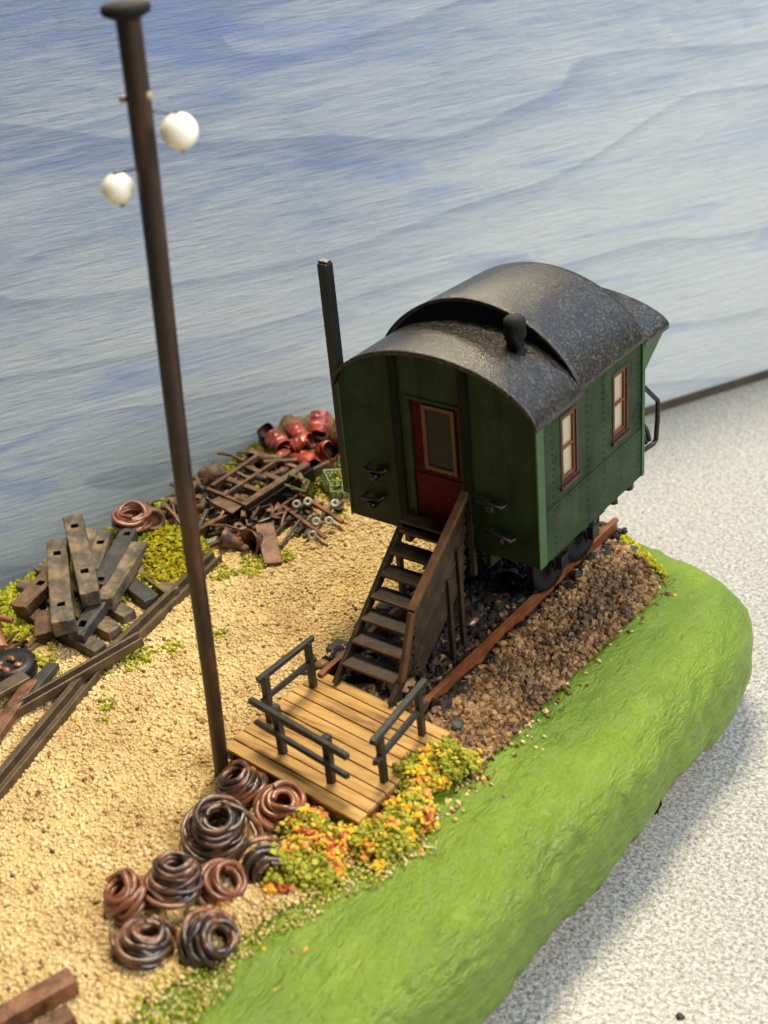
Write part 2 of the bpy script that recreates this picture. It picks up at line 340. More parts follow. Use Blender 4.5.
def fast_mesh(name, V, F, mats, mi=None, smooth=True, kind='stuff', parent=None):
    me = bpy.data.meshes.new(name); nv, nf = len(V), len(F); k = F.shape[1]
    me.vertices.add(nv); me.vertices.foreach_set('co', V.astype(np.float32).ravel())
    me.loops.add(nf*k); me.loops.foreach_set('vertex_index', F.astype(np.int32).ravel())
    me.polygons.add(nf); me.polygons.foreach_set('loop_start', np.arange(0, nf*k, k, dtype=np.int32))
    me.polygons.foreach_set('loop_total', np.full(nf, k, dtype=np.int32))
    if mi is not None: me.polygons.foreach_set('material_index', mi.astype(np.int32))
    me.polygons.foreach_set('use_smooth', np.full(nf, smooth))
    for m_ in mats: me.materials.append(MT[m_])
    me.update(calc_edges=True); me.validate()
    o = bpy.data.objects.new(name, me); C.objects.link(o)
    if kind: o['kind'] = kind
    if parent is not None: o.parent = parent
    return o
def grains(name, P, sizes, mats, mi=None, base=ICO1, jit=.28, flat=.75, smooth=False, kind='stuff'):
    V0, F0 = base; n = len(P); k = len(V0)
    sc = sizes[:, None]*npr.uniform(.7, 1.3, (n, 3)); sc[:, 2] *= flat
    V = V0[None]*sc[:, None, :]*(1+npr.uniform(-jit, jit, (n, k, 1)))
    a = npr.uniform(0, 6.28, n); b = npr.uniform(-.5, .5, n)
    ca, sa, cb, sb = np.cos(a), np.sin(a), np.cos(b), np.sin(b)
    x, y, z = V[..., 0], V[..., 1], V[..., 2]
    y2 = y*cb[:, None]-z*sb[:, None]; z2 = y*sb[:, None]+z*cb[:, None]
    V = np.stack([x*ca[:, None]-y2*sa[:, None], x*sa[:, None]+y2*ca[:, None], z2], -1)+P[:, None, :]
    F = (F0[None]+(np.arange(n)*k)[:, None, None]).reshape(-1, 3)
    m = None if mi is None else np.repeat(mi, len(F0))
    return fast_mesh(name, V.reshape(-1, 3), F, mats, m, smooth, kind)

# ------------------------------------------------------------------ terrain
TZ = -2.2
PLAT = [(-6.75, -16), (-6.9, -8), (-6.95, -4), (-7.0, -2.4), (-7.05, -1.3), (-6.85, 0), (-6.7, 1.4), (-6.62, 2.6), (-6.6, 3.6), (-6.3, 4.5), (-5.3, 4.9), (-3, 4.6), (-.5, 4.0), (.7, 3.55), (1.4, 3.2),
        (2.0, 2.75), (2.12, 2.1), (2.08, .6), (2.02, -1), (2.0, -2.8), (1.95, -4.4), (1.6, -5.6), (1.3, -7), (1.0, -9), (.8, -16)]
OUTF = [f_*1.17 for f_ in [.2, .2, .2, .2, .2, .2, .2, .2, .2, .2, .25, .25, .3, .4, .6, .95, 1, 1, 1, 1, 1, 1.1, 1.25, 1.4, 1.5]]
def resample(P, F, step=.06):
    P = np.array(P+[P[0]], float); F = np.array(F+[F[0]])
    out = []; of = []; n = len(P)-1
    for i in range(n):
        p0, p1, p2, p3 = P[(i-1) % n], P[i], P[(i+1) % n], P[(i+2) % n]
        m = max(2, int(np.linalg.norm(p2-p1)/step))
        for k in range(m):
            t = k/m
            out.append(.5*((2*p1)+(-p0+p2)*t+(2*p0-5*p1+4*p2-p3)*t*t+(-p0+3*p1-3*p2+p3)*t**3)); of.append(F[i]*(1-t)+F[(i+1)]*t)
    return np.array(out), np.array(of)
PL, PF = resample(PLAT, OUTF, .045)
def sdist(x, y):
    """signed distance to plateau outline, + inside (vectorised, chunks)"""
    x = np.asarray(x, float); y = np.asarray(y, float); sh = x.shape; x = x.ravel(); y = y.ravel()
    Q = PL[::3]; out = np.empty(len(x))
    for i in range(0, len(x), 4000):
        dx = x[i:i+4000, None]-Q[None, :, 0]; dy = y[i:i+4000, None]-Q[None, :, 1]
        out[i:i+4000] = np.sqrt((dx*dx+dy*dy).min(1))
    x1, y1 = Q[:, 0], Q[:, 1]; x2, y2 = np.roll(x1, -1), np.roll(y1, -1)
    ins = np.zeros(len(x), bool)
    for a, b, c, d in zip(x1, y1, x2, y2):
        if b == d: continue
        cnd = ((b > y) != (d > y)) & (x < (c-a)*(y-b)/(d-b)+a); ins ^= cnd
    return np.where(ins, out, -out).reshape(sh)
def nz(x, y, s, seed=0):
    return (np.sin(x*s*1.3+seed)*np.cos(y*s*1.1+seed*2.1)+.6*np.sin(x*s*2.7-y*s*1.9+seed*3)+.4*np.cos(y*s*4.3+x*s*3.1+seed))/2
def gz(x, y):
    z = .02*nz(x, y, 1.6, 1)+.012*nz(x, y, 5, 4)
    m = np.clip((np.asarray(y)+2.6)/.8, 0, 1)*np.clip((4.2-np.asarray(y))/.8, 0, 1)
    a = np.clip((np.asarray(x)+1.5)/.5, 0, 1)*np.clip((2.1-np.asarray(x))/1.1, 0, 1)
    return z+m*a*(.13+.05*nz(x, y, 3, 7))
def gzf(x, y): return float(gz(np.array(x), np.array(y)))

# the painted green bank
def build_bank():
    n = len(PL)
    tn = np.roll(PL, -3, 0)-np.roll(PL, 3, 0); tn /= np.linalg.norm(tn, axis=1)[:, None]
    area2 = np.sum(PL[:, 0]*np.roll(PL[:, 1], -1)-np.roll(PL[:, 0], -1)*PL[:, 1])
    nm = np.stack([tn[:, 1], -tn[:, 0]], 1)*(1 if area2 > 0 else -1)
    for _ in range(8): nm = (nm+np.roll(nm, 1, 0)+np.roll(nm, -1, 0)); nm /= np.linalg.norm(nm, axis=1)[:, None]
    prof = [(-1.0, -.06), (-.7, -.05), (-.4, -.03), (-.2, -.015), (0, 0), (.25, -.02), (.5, -.05), (.75, -.10), (.95, -.17), (1.08, -.26), (1.18, -.40), (1.25, -.58), (1.29, -.78), (1.31, -1.0), (1.30, -1.2), (1.27, -1.4), (1.23, -1.6), (1.17, -1.74), (1.10, -1.84), (1.05, -1.86), (.98, -1.80), (.94, -1.5), (.92, -1.2)]
    pa = np.array(prof); tt = np.concatenate([[0], np.cumsum(np.linalg.norm(np.diff(pa, axis=0), axis=1))])
    tn2 = np.linspace(0, tt[-1], 84); prof = list(zip(np.interp(tn2, tt, pa[:, 0]), np.interp(tn2, tt, pa[:, 1])))
    V = []
    s = np.arange(n)
    for k, (d, z) in enumerate(prof):
        f = np.where(d > 0, PF, 1)
        wob = 0.05*nz(PL[:, 0], PL[:, 1], 1.1, 2)*max(0, d) + .02*nz(PL[:, 0]+z, PL[:, 1]*1.3, 5.5, k*.35)*max(0, d)
        X = PL[:, 0]+nm[:, 0]*(d*f+wob); Y = PL[:, 1]+nm[:, 1]*(d*f+wob)
        zz = z+.018*nz(X, Y, 2.3, 5)+.008*nz(X, Y, 8, 1)
        if d > 0:
            D = np.array([mnoise.fractal(Vector((a*2.2, b*.9, z*2.2)), .9, 2.1, 5)*.035+mnoise.noise(Vector((a*9, b*5, z*9)))*.010 - .05*max(0, mnoise.noise(Vector((a*3.3+9, b*3.0, z*3.3)))-.42)/.3 for a, b in zip(X, Y)])
            wz = min(1, d/.3); sl_ = min(1, max(0, (d-.8)/.4))
            X = X+nm[:, 0]*D*wz*sl_; Y = Y+nm[:, 1]*D*wz*sl_; zz = zz+D*wz*(1-sl_*.7)
        if z < -1.4:
            t = (-z-1.4)/.5
            rag = .20*nz(PL[:, 0], PL[:, 1], 1.7, 9)+.14*nz(PL[:, 0], PL[:, 1], 6, 3)+.09*nz(PL[:, 0], PL[:, 1], 17, 3)
            notch = .75*np.exp(-((PL[:, 1]-.32)/.13)**2)*(PL[:, 0] > 1)+.35*np.exp(-((PL[:, 1]-.45)/.2)**2)*(PL[:, 0] > 1)
            zz = zz+np.clip(t, 0, 1.1)*(rag+notch+.03)
            zz = np.maximum(zz, TZ+.03)
        V.append(np.stack([X, Y, zz], 1))
    K = len(prof); V = np.concatenate(V); F = []
    i = np.arange(n); j = (i+1) % n
    for k in range(K-1): F.append(np.stack([k*n+i, k*n+j, (k+1)*n+j, (k+1)*n+i], 1))
    o = fast_mesh('grass_bank', V, np.concatenate(F), ['bank'], None, True, 'structure')
    # core block the bank is painted over
    mb = MB(); Q = PL[::6]; NN = nm[::6]; FF = PF[::6]; m = len(Q)
    top = [(q[0]+a[0]*f*.9, q[1]+a[1]*f*.9, -1.0) for q, a, f in zip(Q, NN, FF)]; bot = [(q[0]+a[0]*f*.93, q[1]+a[1]*f*.93, TZ+.004) for q, a, f in zip(Q, NN, FF)]
    mb.add(top+bot, [(a, (a+1) % m, (a+1) % m+m, a+m) for a in range(m)])
    mb.build('ground_core', 'foam', kind='structure')
build_bank()
def sheet(name, x0, x1, y0, y1, st, keep, mat_, dz):
    xs = np.arange(x0, x1, st); ys = np.arange(y0, y1, st); X, Y = np.meshgrid(xs, ys, indexing='ij')
    Z = gz(X, Y)+dz; K = keep(X, Y); idx = np.arange(X.size).reshape(X.shape)
    c = K[:-1, :-1] & K[1:, :-1] & K[:-1, 1:] & K[1:, 1:]
    F = np.stack([idx[:-1, :-1][c], idx[1:, :-1][c], idx[1:, 1:][c], idx[:-1, 1:][c]], 1)
    return fast_mesh(name, np.stack([X.ravel(), Y.ravel(), Z.ravel()], 1), F, [mat_], None, True, 'structure')
SD = lambda X, Y: sdist(X, Y)
def edge_sand(X, Y): return SD(X, Y) > .16+.10*nz(X, Y, 4, 2)+np.where(X > 0, .15, 0)
sheet('sand_ground', -7.4, 2.4, -15, 5.2, .05, edge_sand, 'sand_base', .012)
def is_bal(X, Y): return (X > .55+.15*nz(X, Y, 3, 8)) & (Y > -2.45+.2*nz(X, Y, 4, 8)) & (SD(X, Y) > .02+.08*nz(X, Y, 5, 2)) & (Y < 4)
sheet('ballast_bed', .2, 2.4, -3, 4.2, .04, is_bal, 'ballast_base', .026)
def is_dark(X, Y): return (np.abs(X+.05) < 1.05+.1*nz(X, Y, 5, 1)) & (Y > -1.75+.2*nz(X, Y, 3, 4)) & (Y < 3.8)
sheet('dark_track_bed', -1.6, 1.4, -2.4, 4.0, .04, is_dark, 'dark_ballast', .04)

# table and board
mb = MB(); mb.add([(-60, -60, TZ), (60, -60, TZ), (60, 60, TZ), (-60, 60, TZ)], [(0, 1, 2, 3)]); mb.build('ground', 'table', kind='structure')
A = Vector((-1.1013, 14.6859, TZ)); ang = math.atan2(14.68586-12.15746, -1.10135+2.46799)
bw = thing('backdrop_board', 'tall blue and grey brush-painted wooden board standing behind the layout', 'board', A, (0, 0, ang))
mb = MB(); mb.box((-45, .02, .2), (25, .9, 10.85)); mb.build('painted_panel', 'board', bw)
mb = MB(); mb.box((-45, -.03, 0.004), (25, .88, .195)); mb.build('bottom_strip', 'board_strip', bw)['label'] = 'dark brown strip along the bottom of the board'  # thin dark brown strip along the foot of the board

# ------------------------------------------------------------------ scattered stuff
def scatter(n, x0, x1, y0, y1): return npr.uniform(x0, x1, n), npr.uniform(y0, y1, n)
x, y = scatter(150000, -7.1, 2.2, -9.8, 5)
k = SD(x, y) > .12+.12*nz(x, y, 4, 2)+np.where(x > 0, .18, 0); k &= ~is_bal(x, y) & ~is_dark(x, y)
x, y = x[k], y[k]
tz = ((x < -5.2+.35*nz(x, y, 1.5, 3)+.1*nz(x, y, 6, 1))).astype(float)
k = npr.uniform(0, 1, len(x)) > tz*.75; x, y = x[k], y[k]
sz = np.minimum(npr.lognormal(math.log(.0185), .42, len(x)), .042)
grains('sand_grains', np.stack([x, y, gz(x, y)+.012+sz*npr.uniform(-.35, .45, len(x))], 1), sz, ['sand_grain'], jit=.34, smooth=True)
x, y = scatter(56000, .2, 2.3, -2.9, 4.1); k = is_bal(x, y) & ((np.abs(x-.83) > .09)); x, y = x[k], y[k]
sz = np.minimum(npr.lognormal(math.log(.024), .45, len(x)), .065)
grains('ballast_stones', np.stack([x, y, gz(x, y)+.03+sz*npr.uniform(.1, .9, len(x))], 1), sz, ['ballast_grain'], jit=.36)
x, y = scatter(5000, -1.3, 1.2, -2.2, 3.9); k = is_dark(x, y) & (np.abs(np.abs(x)-.83) > .08); x, y = x[k], y[k]
sz = npr.lognormal(math.log(.045), .35, len(x))
grains('dark_stones', np.stack([x, y, gz(x, y)+.05+sz*.4], 1), sz, ['dark_ballast', 'ballast_grain'], (npr.uniform(0, 1, len(x)) < .06).astype(int))
x, y = scatter(5200, -7.0, 2.0, -9.8, 4.8)
k = (SD(x, y) > .3) & ~is_bal(x, y) & ~is_dark(x, y) & (x > -5.6); x, y = x[k], y[k]
sz = npr.uniform(.024, .040, len(x))
grains('coarse_sand', np.stack([x, y, gz(x, y)+.02], 1), sz, ['sand_grain', 'ballast_grain', 'rock'], npr.choice(3, len(x), p=[.72, .14, .14]), jit=.34, smooth=True)
# loose grains strewn on the green bank beside the ballast
x, y = scatter(700, 1.9, 2.6, -3.2, 3.0); k = npr.uniform(0, 1, len(x)) < np.exp(-(x-2.0)/.15); x, y = x[k], y[k]
sz = npr.lognormal(math.log(.028), .25, len(x))
dd = np.clip(x-2.05, 0, 2)
grains('loose_grains', np.stack([x, y, gz(x, y)*0-.28*dd**2+.01], 1), sz, ['ballast_grain', 'sand_grain'], (npr.uniform(0, 1, len(x)) < .6).astype(int))
# turf flock
def turf(name, x, y, lo, hi, mats=('turf',), dz=.02, mi=None, base=ICO1, flat=1.0):
    s_ = npr.uniform(lo, hi, len(x))
    return grains(name, np.stack([x, y, gz(x, y)+dz+s_*npr.uniform(.2, 1.6, len(x))], 1), s_, list(mats), mi, base=base, jit=.5, flat=flat, smooth=False)
x, y = scatter(60000, -7.2, -3.6, -9, 5); d = SD(x, y)
lim = -5.0+.5*nz(x, y, 1.3, 3)+.25*nz(x, y, 4, 1)
k = (d > -.1) & (x < lim) & (npr.uniform(0, 1, len(x)) < .75*np.clip((lim-x)/1.0, .05, 1)); x, y = x[k], y[k]
turf('turf', x, y, .018, .045)
x, y = scatter(9000, -5.4, -3.0, -4.2, 3); k = (nz(x, y, 2.1, 6)+.3*nz(x, y, 7, 2) > .35) & (x < -3.2+.4*nz(x, y, 1.4, 5)); x, y = x[k], y[k]
turf('turf_patches', x, y, .014, .03)
x, y = scatter(42000, -.9, 3.3, -9.6, -3.2); d = SD(x, y)
k = (np.abs(d-.18+.12*nz(x, y, 3, 2)) < .30+.25*nz(x, y, 1.3, 5)) & (npr.uniform(0, 1, len(x)) < .42) & (x > .1); x, y = x[k], y[k]
turf('bank_turf', x, y, .009, .022, ('turf', 'sand_grain'), mi=(npr.uniform(0, 1, len(x)) < .5).astype(int))
x, y = scatter(14000, .2, 2.7, 2.3, 4.2); d = SD(x, y)
k = (d < .30+.08*nz(x, y, 3, 1)) & (d > -.22) & (y > 3.1-.25*x+.4); x, y = x[k], y[k]
turf('far_edge_turf', x, y, .014, .03, ('turf', 'moss'), mi=(npr.uniform(0, 1, len(x)) < .5).astype(int), dz=-.03)
# fallen leaves on the bank
x, y = scatter(70, 1.2, 2.9, -6.6, -1.5); k = npr.uniform(0, 1, len(x)) < np.exp(-np.abs(x-1.9)/.35); x, y = x[k], y[k]
dd = np.clip(-SD(x, y), 0, 2)
grains('fallen_leaves', np.stack([x, y, -.29*dd**2+.01], 1), npr.uniform(.02, .045, len(x)), ['leaf_orange', 'leaf_yellow', 'ballast_grain'], npr.integers(0, 3, len(x)), jit=.5)

# ------------------------------------------------------------------ the office wagon
WX, WL, WB, WE = 1.6, 3.02, 1.72, 3.90
wg = thing('railway_wagon', 'dark green railway wagon body with curved black roof standing on the track', 'wagon', (0, 1.5, .35))
def arc(hw, z0, rise, n=28, cx=0.0, m=None):
    if m: return [(cx+hw*math.sin(t), z0+rise*max(0, 1-math.sin(t)**2)**m) for t in np.linspace(-math.pi/2, math.pi/2, n)]
    R = (hw*hw+rise*rise)/(2*rise); a = math.asin(min(1, hw/R))
    return [(cx+R*math.sin(t), z0+rise-R+R*math.cos(t)) for t in np.linspace(-a, a, n)]
lowarc = arc(1.6, WE-.02, .68, m=.60)
# front end wall with door opening
D0, D1, DZ0, DZ1 = -.40, .42, WB+.06, 3.86
def top_z(x, A_): 
    for (a, za), (b, zb) in zip(A_, A_[1:]):
        if a <= x <= b: return za+(zb-za)*(x-a)/(b-a)
    return A_[0][1]
mb = MB()
Lp = [(-1.6, WB), (D0, WB), (D0, top_z(D0, lowarc))]+[p for p in reversed(lowarc) if p[0] < D0-.01]
Rp = [(D1, WB), (1.6, WB)]+[p for p in reversed(lowarc) if p[0] > D1+.01]+[(D1, top_z(D1, lowarc))]
Tp = [(D0, DZ1), (D1, DZ1), (D1, top_z(D1, lowarc))]+[p for p in reversed(lowarc) if D0+.01 < p[0] < D1-.01]+[(D0, top_z(D0, lowarc))]
for P_ in (Lp, Rp, Tp): mb.prism(P_, 0, .1)
mb.box((D0, 0, WB), (D1, .1, DZ0))
part('end_wall', mb, 'wagon_green', wg)
mb = MB(); mb.prism([(-1.6, WB), (1.6, WB)]+list(reversed(lowarc)), WL-.1, WL); part('end_wall', mb, 'wagon_green', wg)
for sx, sgn in ((-.62, 1), (.52, 1)):
    mb = MB(); mb.box((sx-.065, -.045, WB+.01), (sx+.065, .0, top_z(sx, lowarc)-.02)); part('end_post', mb, 'wagon_dark', wg, .012)
# door
dr = part('door', MB().box((D0+.003, .035, DZ0), (D1-.003, .09, DZ1-.003)).box((D0+.02, .015, DZ0+.03), (D1-.02, .034, DZ0+.95)), 'door_red', wg, .006)
mb = MB(); a0, a1, b0, b1 = -.14, .28, 2.88, 3.76
for lo, hi in (((a0-.06, -.0, b0-.06), (a0, .034, b1+.06)), ((a1, -.0, b0-.06), (a1+.06, .034, b1+.06)), ((a0, 0, b1), (a1, .034, b1+.06)), ((a0, 0, b0-.06), (a1, .034, b0))): mb.box(lo, hi)
wf = part('window_frame', mb, 'frame_wood', dr, .006)
part('pane', MB().box((a0, .024, b0), (a1, .032, b1)), 'pane_dark', wf)
part('door_frame', MB().box((D0-.05, -.02, DZ0), (D0-.002, 0, DZ1+.05)).box((D1+.002, -.02, DZ0), (D1+.05, 0, DZ1+.05)).box((D0-.002, -.02, DZ1+.002), (D1+.002, 0, DZ1+.05)), 'wagon_green', wg)
# side walls with window openings
WIN = [(.63, 1.10), (2.08, 2.55)]; Z0, Z1 = 2.68, 3.74
for sg in (1, -1):
    xs = sorted((sg*1.5, sg*1.6)); mb = MB()
    ys = [.1, WIN[0][0], WIN[0][1], WIN[1][0], WIN[1][1], WL-.1]
    for i in range(5):
        if i in (1, 3):
            mb.box((xs[0], ys[i], WB), (xs[1], ys[i+1], Z0)); mb.box((xs[0], ys[i], Z1), (xs[1], ys[i+1], WE-.02))
        else: mb.box((xs[0], ys[i], WB), (xs[1], ys[i+1], WE-.02))
    for yy in (.42, 1.36, 1.82, 2.86):
        for zz in np.arange(1.80, 3.8, .105): mb.blob((sg*(1.612 if zz < 2.5 else 1.602), yy, zz), (.010, .012, .012), ICO1, 0, rot=False, mi=1)
    for yy in np.arange(.5, 2.8, .12): mb.blob((sg*1.612, yy, 2.44), (.008, .010, .010), ICO1, 0, rot=False, mi=1)
    o = part('side_wall', mb, ['wagon_green', 'wagon_dark'], wg)
    # plates, seams, rivets
    xo = sg*1.6
    def plate(y0, y1, z0, z1, t, nm, m_, bev=.006):
        xa = sorted((xo, xo+sg*t)); part(nm, MB().box((xa[0], y0, z0), (xa[1], y1, z1)), m_, o, bev)
    plate(-.012, .17, WB-.02, WE-.03, .03, 'corner_post', 'wagon_edge')
    plate(WL-.07, WL+.012, WB-.02, WE-.03, .03, 'corner_post', 'wagon_edge')
    plate(.17, WL-.07, WB-.02, 2.50, .012, 'lower_panel', 'wagon_green', .003)
    for (y0, y1) in WIN:
        xi = lambda a, b: sorted((sg*a, sg*b))
        mb = MB(); f = .055
        q = xi(1.56, 1.612)
        for lo, hi in (((y0-.0, Z0-.0), (y0+f, Z1)), ((y1-f, Z0), (y1, Z1)), ((y0+f, Z1-f), (y1-f, Z1)), ((y0+f, Z0), (y1-f, Z0+f))): mb.box((q[0], lo[0]+.002, lo[1]+.002), (q[1], hi[0]-.002, hi[1]-.002))
        q = xi(1.6, 1.64); mb.box((q[0], y0-.03, Z0-.05), (q[1], y1+.03, Z0))
        wn = part('window', mb, 'frame_dark', wg, .005)
        mb = MB(); q = xi(1.555, 1.59); g = .045
        yA, yB, zA, zB = y0+f, y1-f, Z0+f, Z1-f
        for lo, hi in (((yA, zA), (yA+g, zB)), ((yB-g, zA), (yB, zB)), ((yA+g, zB-g), (yB-g, zB)), ((yA+g, zA), (yB-g, zA+g)), ((yA+g, (zA+zB)/2-.02), (yB-g, (zA+zB)/2+.02))): mb.box((q[0], lo[0], lo[1]), (q[1], hi[0], hi[1]))
        part('sash', mb, 'frame_wood', wn, .004)
        q = xi(1.545, 1.553); part('pane', MB().box((q[0], y0+.004, Z0+.004), (q[1], y1-.004, Z1-.004)), 'pane_cream', wn)
part('floor', MB().box((-1.56, .04, WB-.04), (1.56, WL-.04, WB-.003)), 'black', wg)
# roofs
def roof(nm, hw, z0, rise, y0, y1, th=.06, m_='roof', m=.60, drop=0):
    o_ = arc(hw, z0, rise, 44, 0, m); i_ = arc(hw-.005, z0-th, rise, 44, 0, m)
    mb = MB(); ys = np.linspace(y0, y1, 24)
    n = len(o_); vs = []
    for yy in ys:
        q_ = 1-drop*(yy-y0)/(y1-y0)
        vs += [(a, yy, z0+(b-z0)*q_) for a, b in o_]+[(a, yy, z0-th+(b-z0+th)*q_) for a, b in i_]
    K = 2*n; fs = []
    for k in range(len(ys)-1):
        for i in range(n-1):
            fs.append((k*K+i, k*K+i+1, (k+1)*K+i+1, (k+1)*K+i)); fs.append((k*K+n+i, (k+1)*K+n+i, (k+1)*K+n+i+1, k*K+n+i+1))
        fs.append((k*K, (k+1)*K, (k+1)*K+n, k*K+n)); fs.append((k*K+n-1, k*K+K-1, (k+1)*K+K-1, (k+1)*K+n-1))
    for k in (0, len(ys)-1):
        for i in range(n-1): fs.append((k*K+i, k*K+n+i, k*K+n+i+1, k*K+i+1))
    mb.add(vs, fs, 0, False)
    o = part(nm, mb, m_, wg)
    for p in o.data.polygons: p.use_smooth = abs(p.normal.y) < .5
    return o
rf = roof('roof', 1.66, WE-.02, .73, -.07, 1.165)
rr_ = roof('raised_roof', 1.64, WE+.04, 1.01, 1.10, WL-.03, .045, m=.72, drop=.13)
gp = arc(1.60, WE+.0, 1.0, m=.72); gp2 = arc(1.60, WE, .85, m=.72)
part('gable_panel', MB().prism([(-1.6, WE), (1.6, WE)]+list(reversed(gp)), 1.16, 1.22), 'soot', rr_)
part('gable_panel', MB().prism([(-1.6, WE), (1.6, WE)]+list(reversed(gp2)), WL-.16, WL-.11), 'black', rr_)
roof('porch_roof', 1.64, WE-.05, .43, WL-.029, 3.76)
mb = MB(); mb.box((-1.1, 3.0, WE-.1), (1.1, 3.7, WE-.06))
for sg in (1, -1): mb.prism([(WL, WE-.03), (3.70, WE-.03), (3.66, WE-.12), (WL, WE-.55)], sg*1.56, sg*1.60, axis='x')
part('porch_bracket', mb, 'wagon_edge', wg)
# smoke vent and stovepipe
mt = Matrix.Translation((.83, .84, 4.44)) @ Matrix.Diagonal((1, 1, .88, 1))
mb = MB().lathe([(0, -.1), (.16, -.1), (.16, .02), (.12, .05), (.12, .22), (.15, .26), (.155, .33), (.145, .42), (.155, .46), (.145, .54), (.11, .58), (0, .59)], 20, mt)
mb.blob((.86, .80, 4.66), (.13, .13, .12), ICO2, .5); part('roof_vent', mb, 'soot', rf)
mb = MB().bar((-1.71, .13, 2.0), (-1.69, .10, 5.58), .16, .16, up=(0, 1, 0)); mb.box((-1.78, .05, 5.58), (-1.62, .17, 5.61))
part('stovepipe', mb, 'black', wg, .015)
# end fittings
def grab(cx, cz, w_=.30, dz=.0, lower=True):
    mb = MB().tube([(cx-w_/2, -.0, cz), (cx-w_/2, -.12, cz), (cx+w_/2, -.12, cz-dz), (cx+w_/2, 0, cz-dz)], .028, 8)
    mb.box((cx-.05, -.16, cz-.12), (cx+.05, -.01, cz-.03)); mb.blob((cx+.02, -.12, cz-.08), .06, ICO2, .2)
    part('grab_handle', mb, 'black', wg)
grab(-1.04, 2.62, .34, -.02); grab(-1.14, 2.12, .34, -.04); grab(.92, 2.62, .40, .02); grab(1.06, 2.16, .38, .05)
mb = MB().tube([(1.56, WL, 3.12), (1.58, 3.10, 3.10), (1.6, 3.50, 2.72), (1.6, 3.50, 2.4), (1.6, 3.46, 2.08), (1.58, 3.40, 2.02), (1.56, WL-.02, 2.06)], .038, 10)
mb.tube([(1.5, WL, 2.55), (1.53, 3.12, 2.52), (1.54, 3.28, 2.3), (1.54, 3.36, 2.1)], .035, 8); mb.tube([(1.5, WL, 2.35), (1.5, 3.2, 2.25), (1.5, 3.3, 2.08)], .05, 8)
part('handrail', mb, 'black', wg)
mb = MB().tube([(-1.56, WL, 3.12), (-1.6, 3.50, 2.72), (-1.6, 3.46, 2.05), (-1.56, WL-.02, 2.06)], .038, 10); part('handrail', mb, 'black', wg)
# underframe
mb = MB()
for sx in (-.7, .7): mb.box((sx-.05, .1, WB-.30), (sx+.05, 2.9, WB-.072))
mb.box((-1.4, .30, WB-.22), (1.4, .40, WB-.073)); mb.box((-1.5, 2.85, WB-.25), (1.5, 2.95, WB-.073)); mb.box((-1.45, 1.4, WB-.2), (1.45, 1.5, WB-.073))
part('underframe', mb, 'black', wg, .01)
for yy in (1.62, 2.28, 2.75):
    part('step_hanger', MB().tube([(1.50, yy, WB-.0), (1.52, yy, WB-.17)], .06, 10), 'black', wg)
for yy in (1.5, 2.45):
    for sx in (-1, 1):
        m = Matrix.Translation((sx*.80, yy, .35+.50)) @ Matrix.Rotation(math.pi/2, 4, 'Y')
        mb = MB().lathe([(0, -.06), (.14, -.06), (.15, -.03), (.38, -.03), (.40, -.06), (.485, -.06), (.5, .06), (.54, .07), (.54, .09), (.40, .08), (.38, .03), (.15, .03), (.14, .08), (0, .08)], 28, m)
        part('wheel', mb, 'soot', wg)
        mb = MB().prism([(yy-.34, WB-.28), (yy-.08, .66), (yy+.08, .66), (yy+.34, WB-.28), (yy+.26, WB-.28), (yy+.06, .95), (yy-.06, .95), (yy-.26, WB-.28)], sx*.98, sx*1.02, axis='x')
        mb.box((min(sx*.95, sx*1.12), yy-.1, .74), (max(sx*.95, sx*1.12), yy+.1, .96))
        for kx in range(3): mb.box((sx*1.04-.05, yy-.34+kx*.07, 1.02+kx*.035), (sx*1.04+.05, yy+.34-kx*.07, 1.05+kx*.035))
        part('axle_guard', mb, 'black', wg, .008)
    part('axle', MB().tube([(-1.0, yy, .85), (1.0, yy, .85)], .05, 10), 'black', wg)
for sx in (-.55, .55):
    pass

# ------------------------------------------------------------------ track
tr = thing('railway_track', 'short reddish brown railway track running under the green wagon', 'track', (0, 0, .05))
def rail_mb(sx, y0, y1, top=.35, dx=0):
    P = [(-.075, 0), (.075, 0), (.075, .03), (.02, .05), (.02, .17), (.045, .19), (.045, .25), (-.045, .25), (-.045, .19), (-.02, .17), (-.02, .05), (-.075, .03)]
    mb = MB(); n = len(P); vs = [(sx+a, y0, top-.25+b) for a, b in P]+[(sx+dx+a, y1, top-.25+b) for a, b in P]
    mb.add(vs, [tuple(range(n)), tuple(range(2*n-1, n-1, -1))]+[(i, i+n, (i+1) % n+n, (i+1) % n) for i in range(n)])
    return mb
part('rail', rail_mb(.80, -2.02, 3.7), 'rail_rust', tr, .006)
part('rail', rail_mb(-.83, -2.02, 3.7), 'rail_rust', tr, .006)
for yy in np.arange(-1.72, 3.7, .62):
    a = rnd.uniform(-.03, .03)
    part('sleeper', MB().bar((-1.36, yy-a, .05), (1.36, yy+a, .05), .27, .16, jit=.015), 'sleeper_dark', tr, .02)

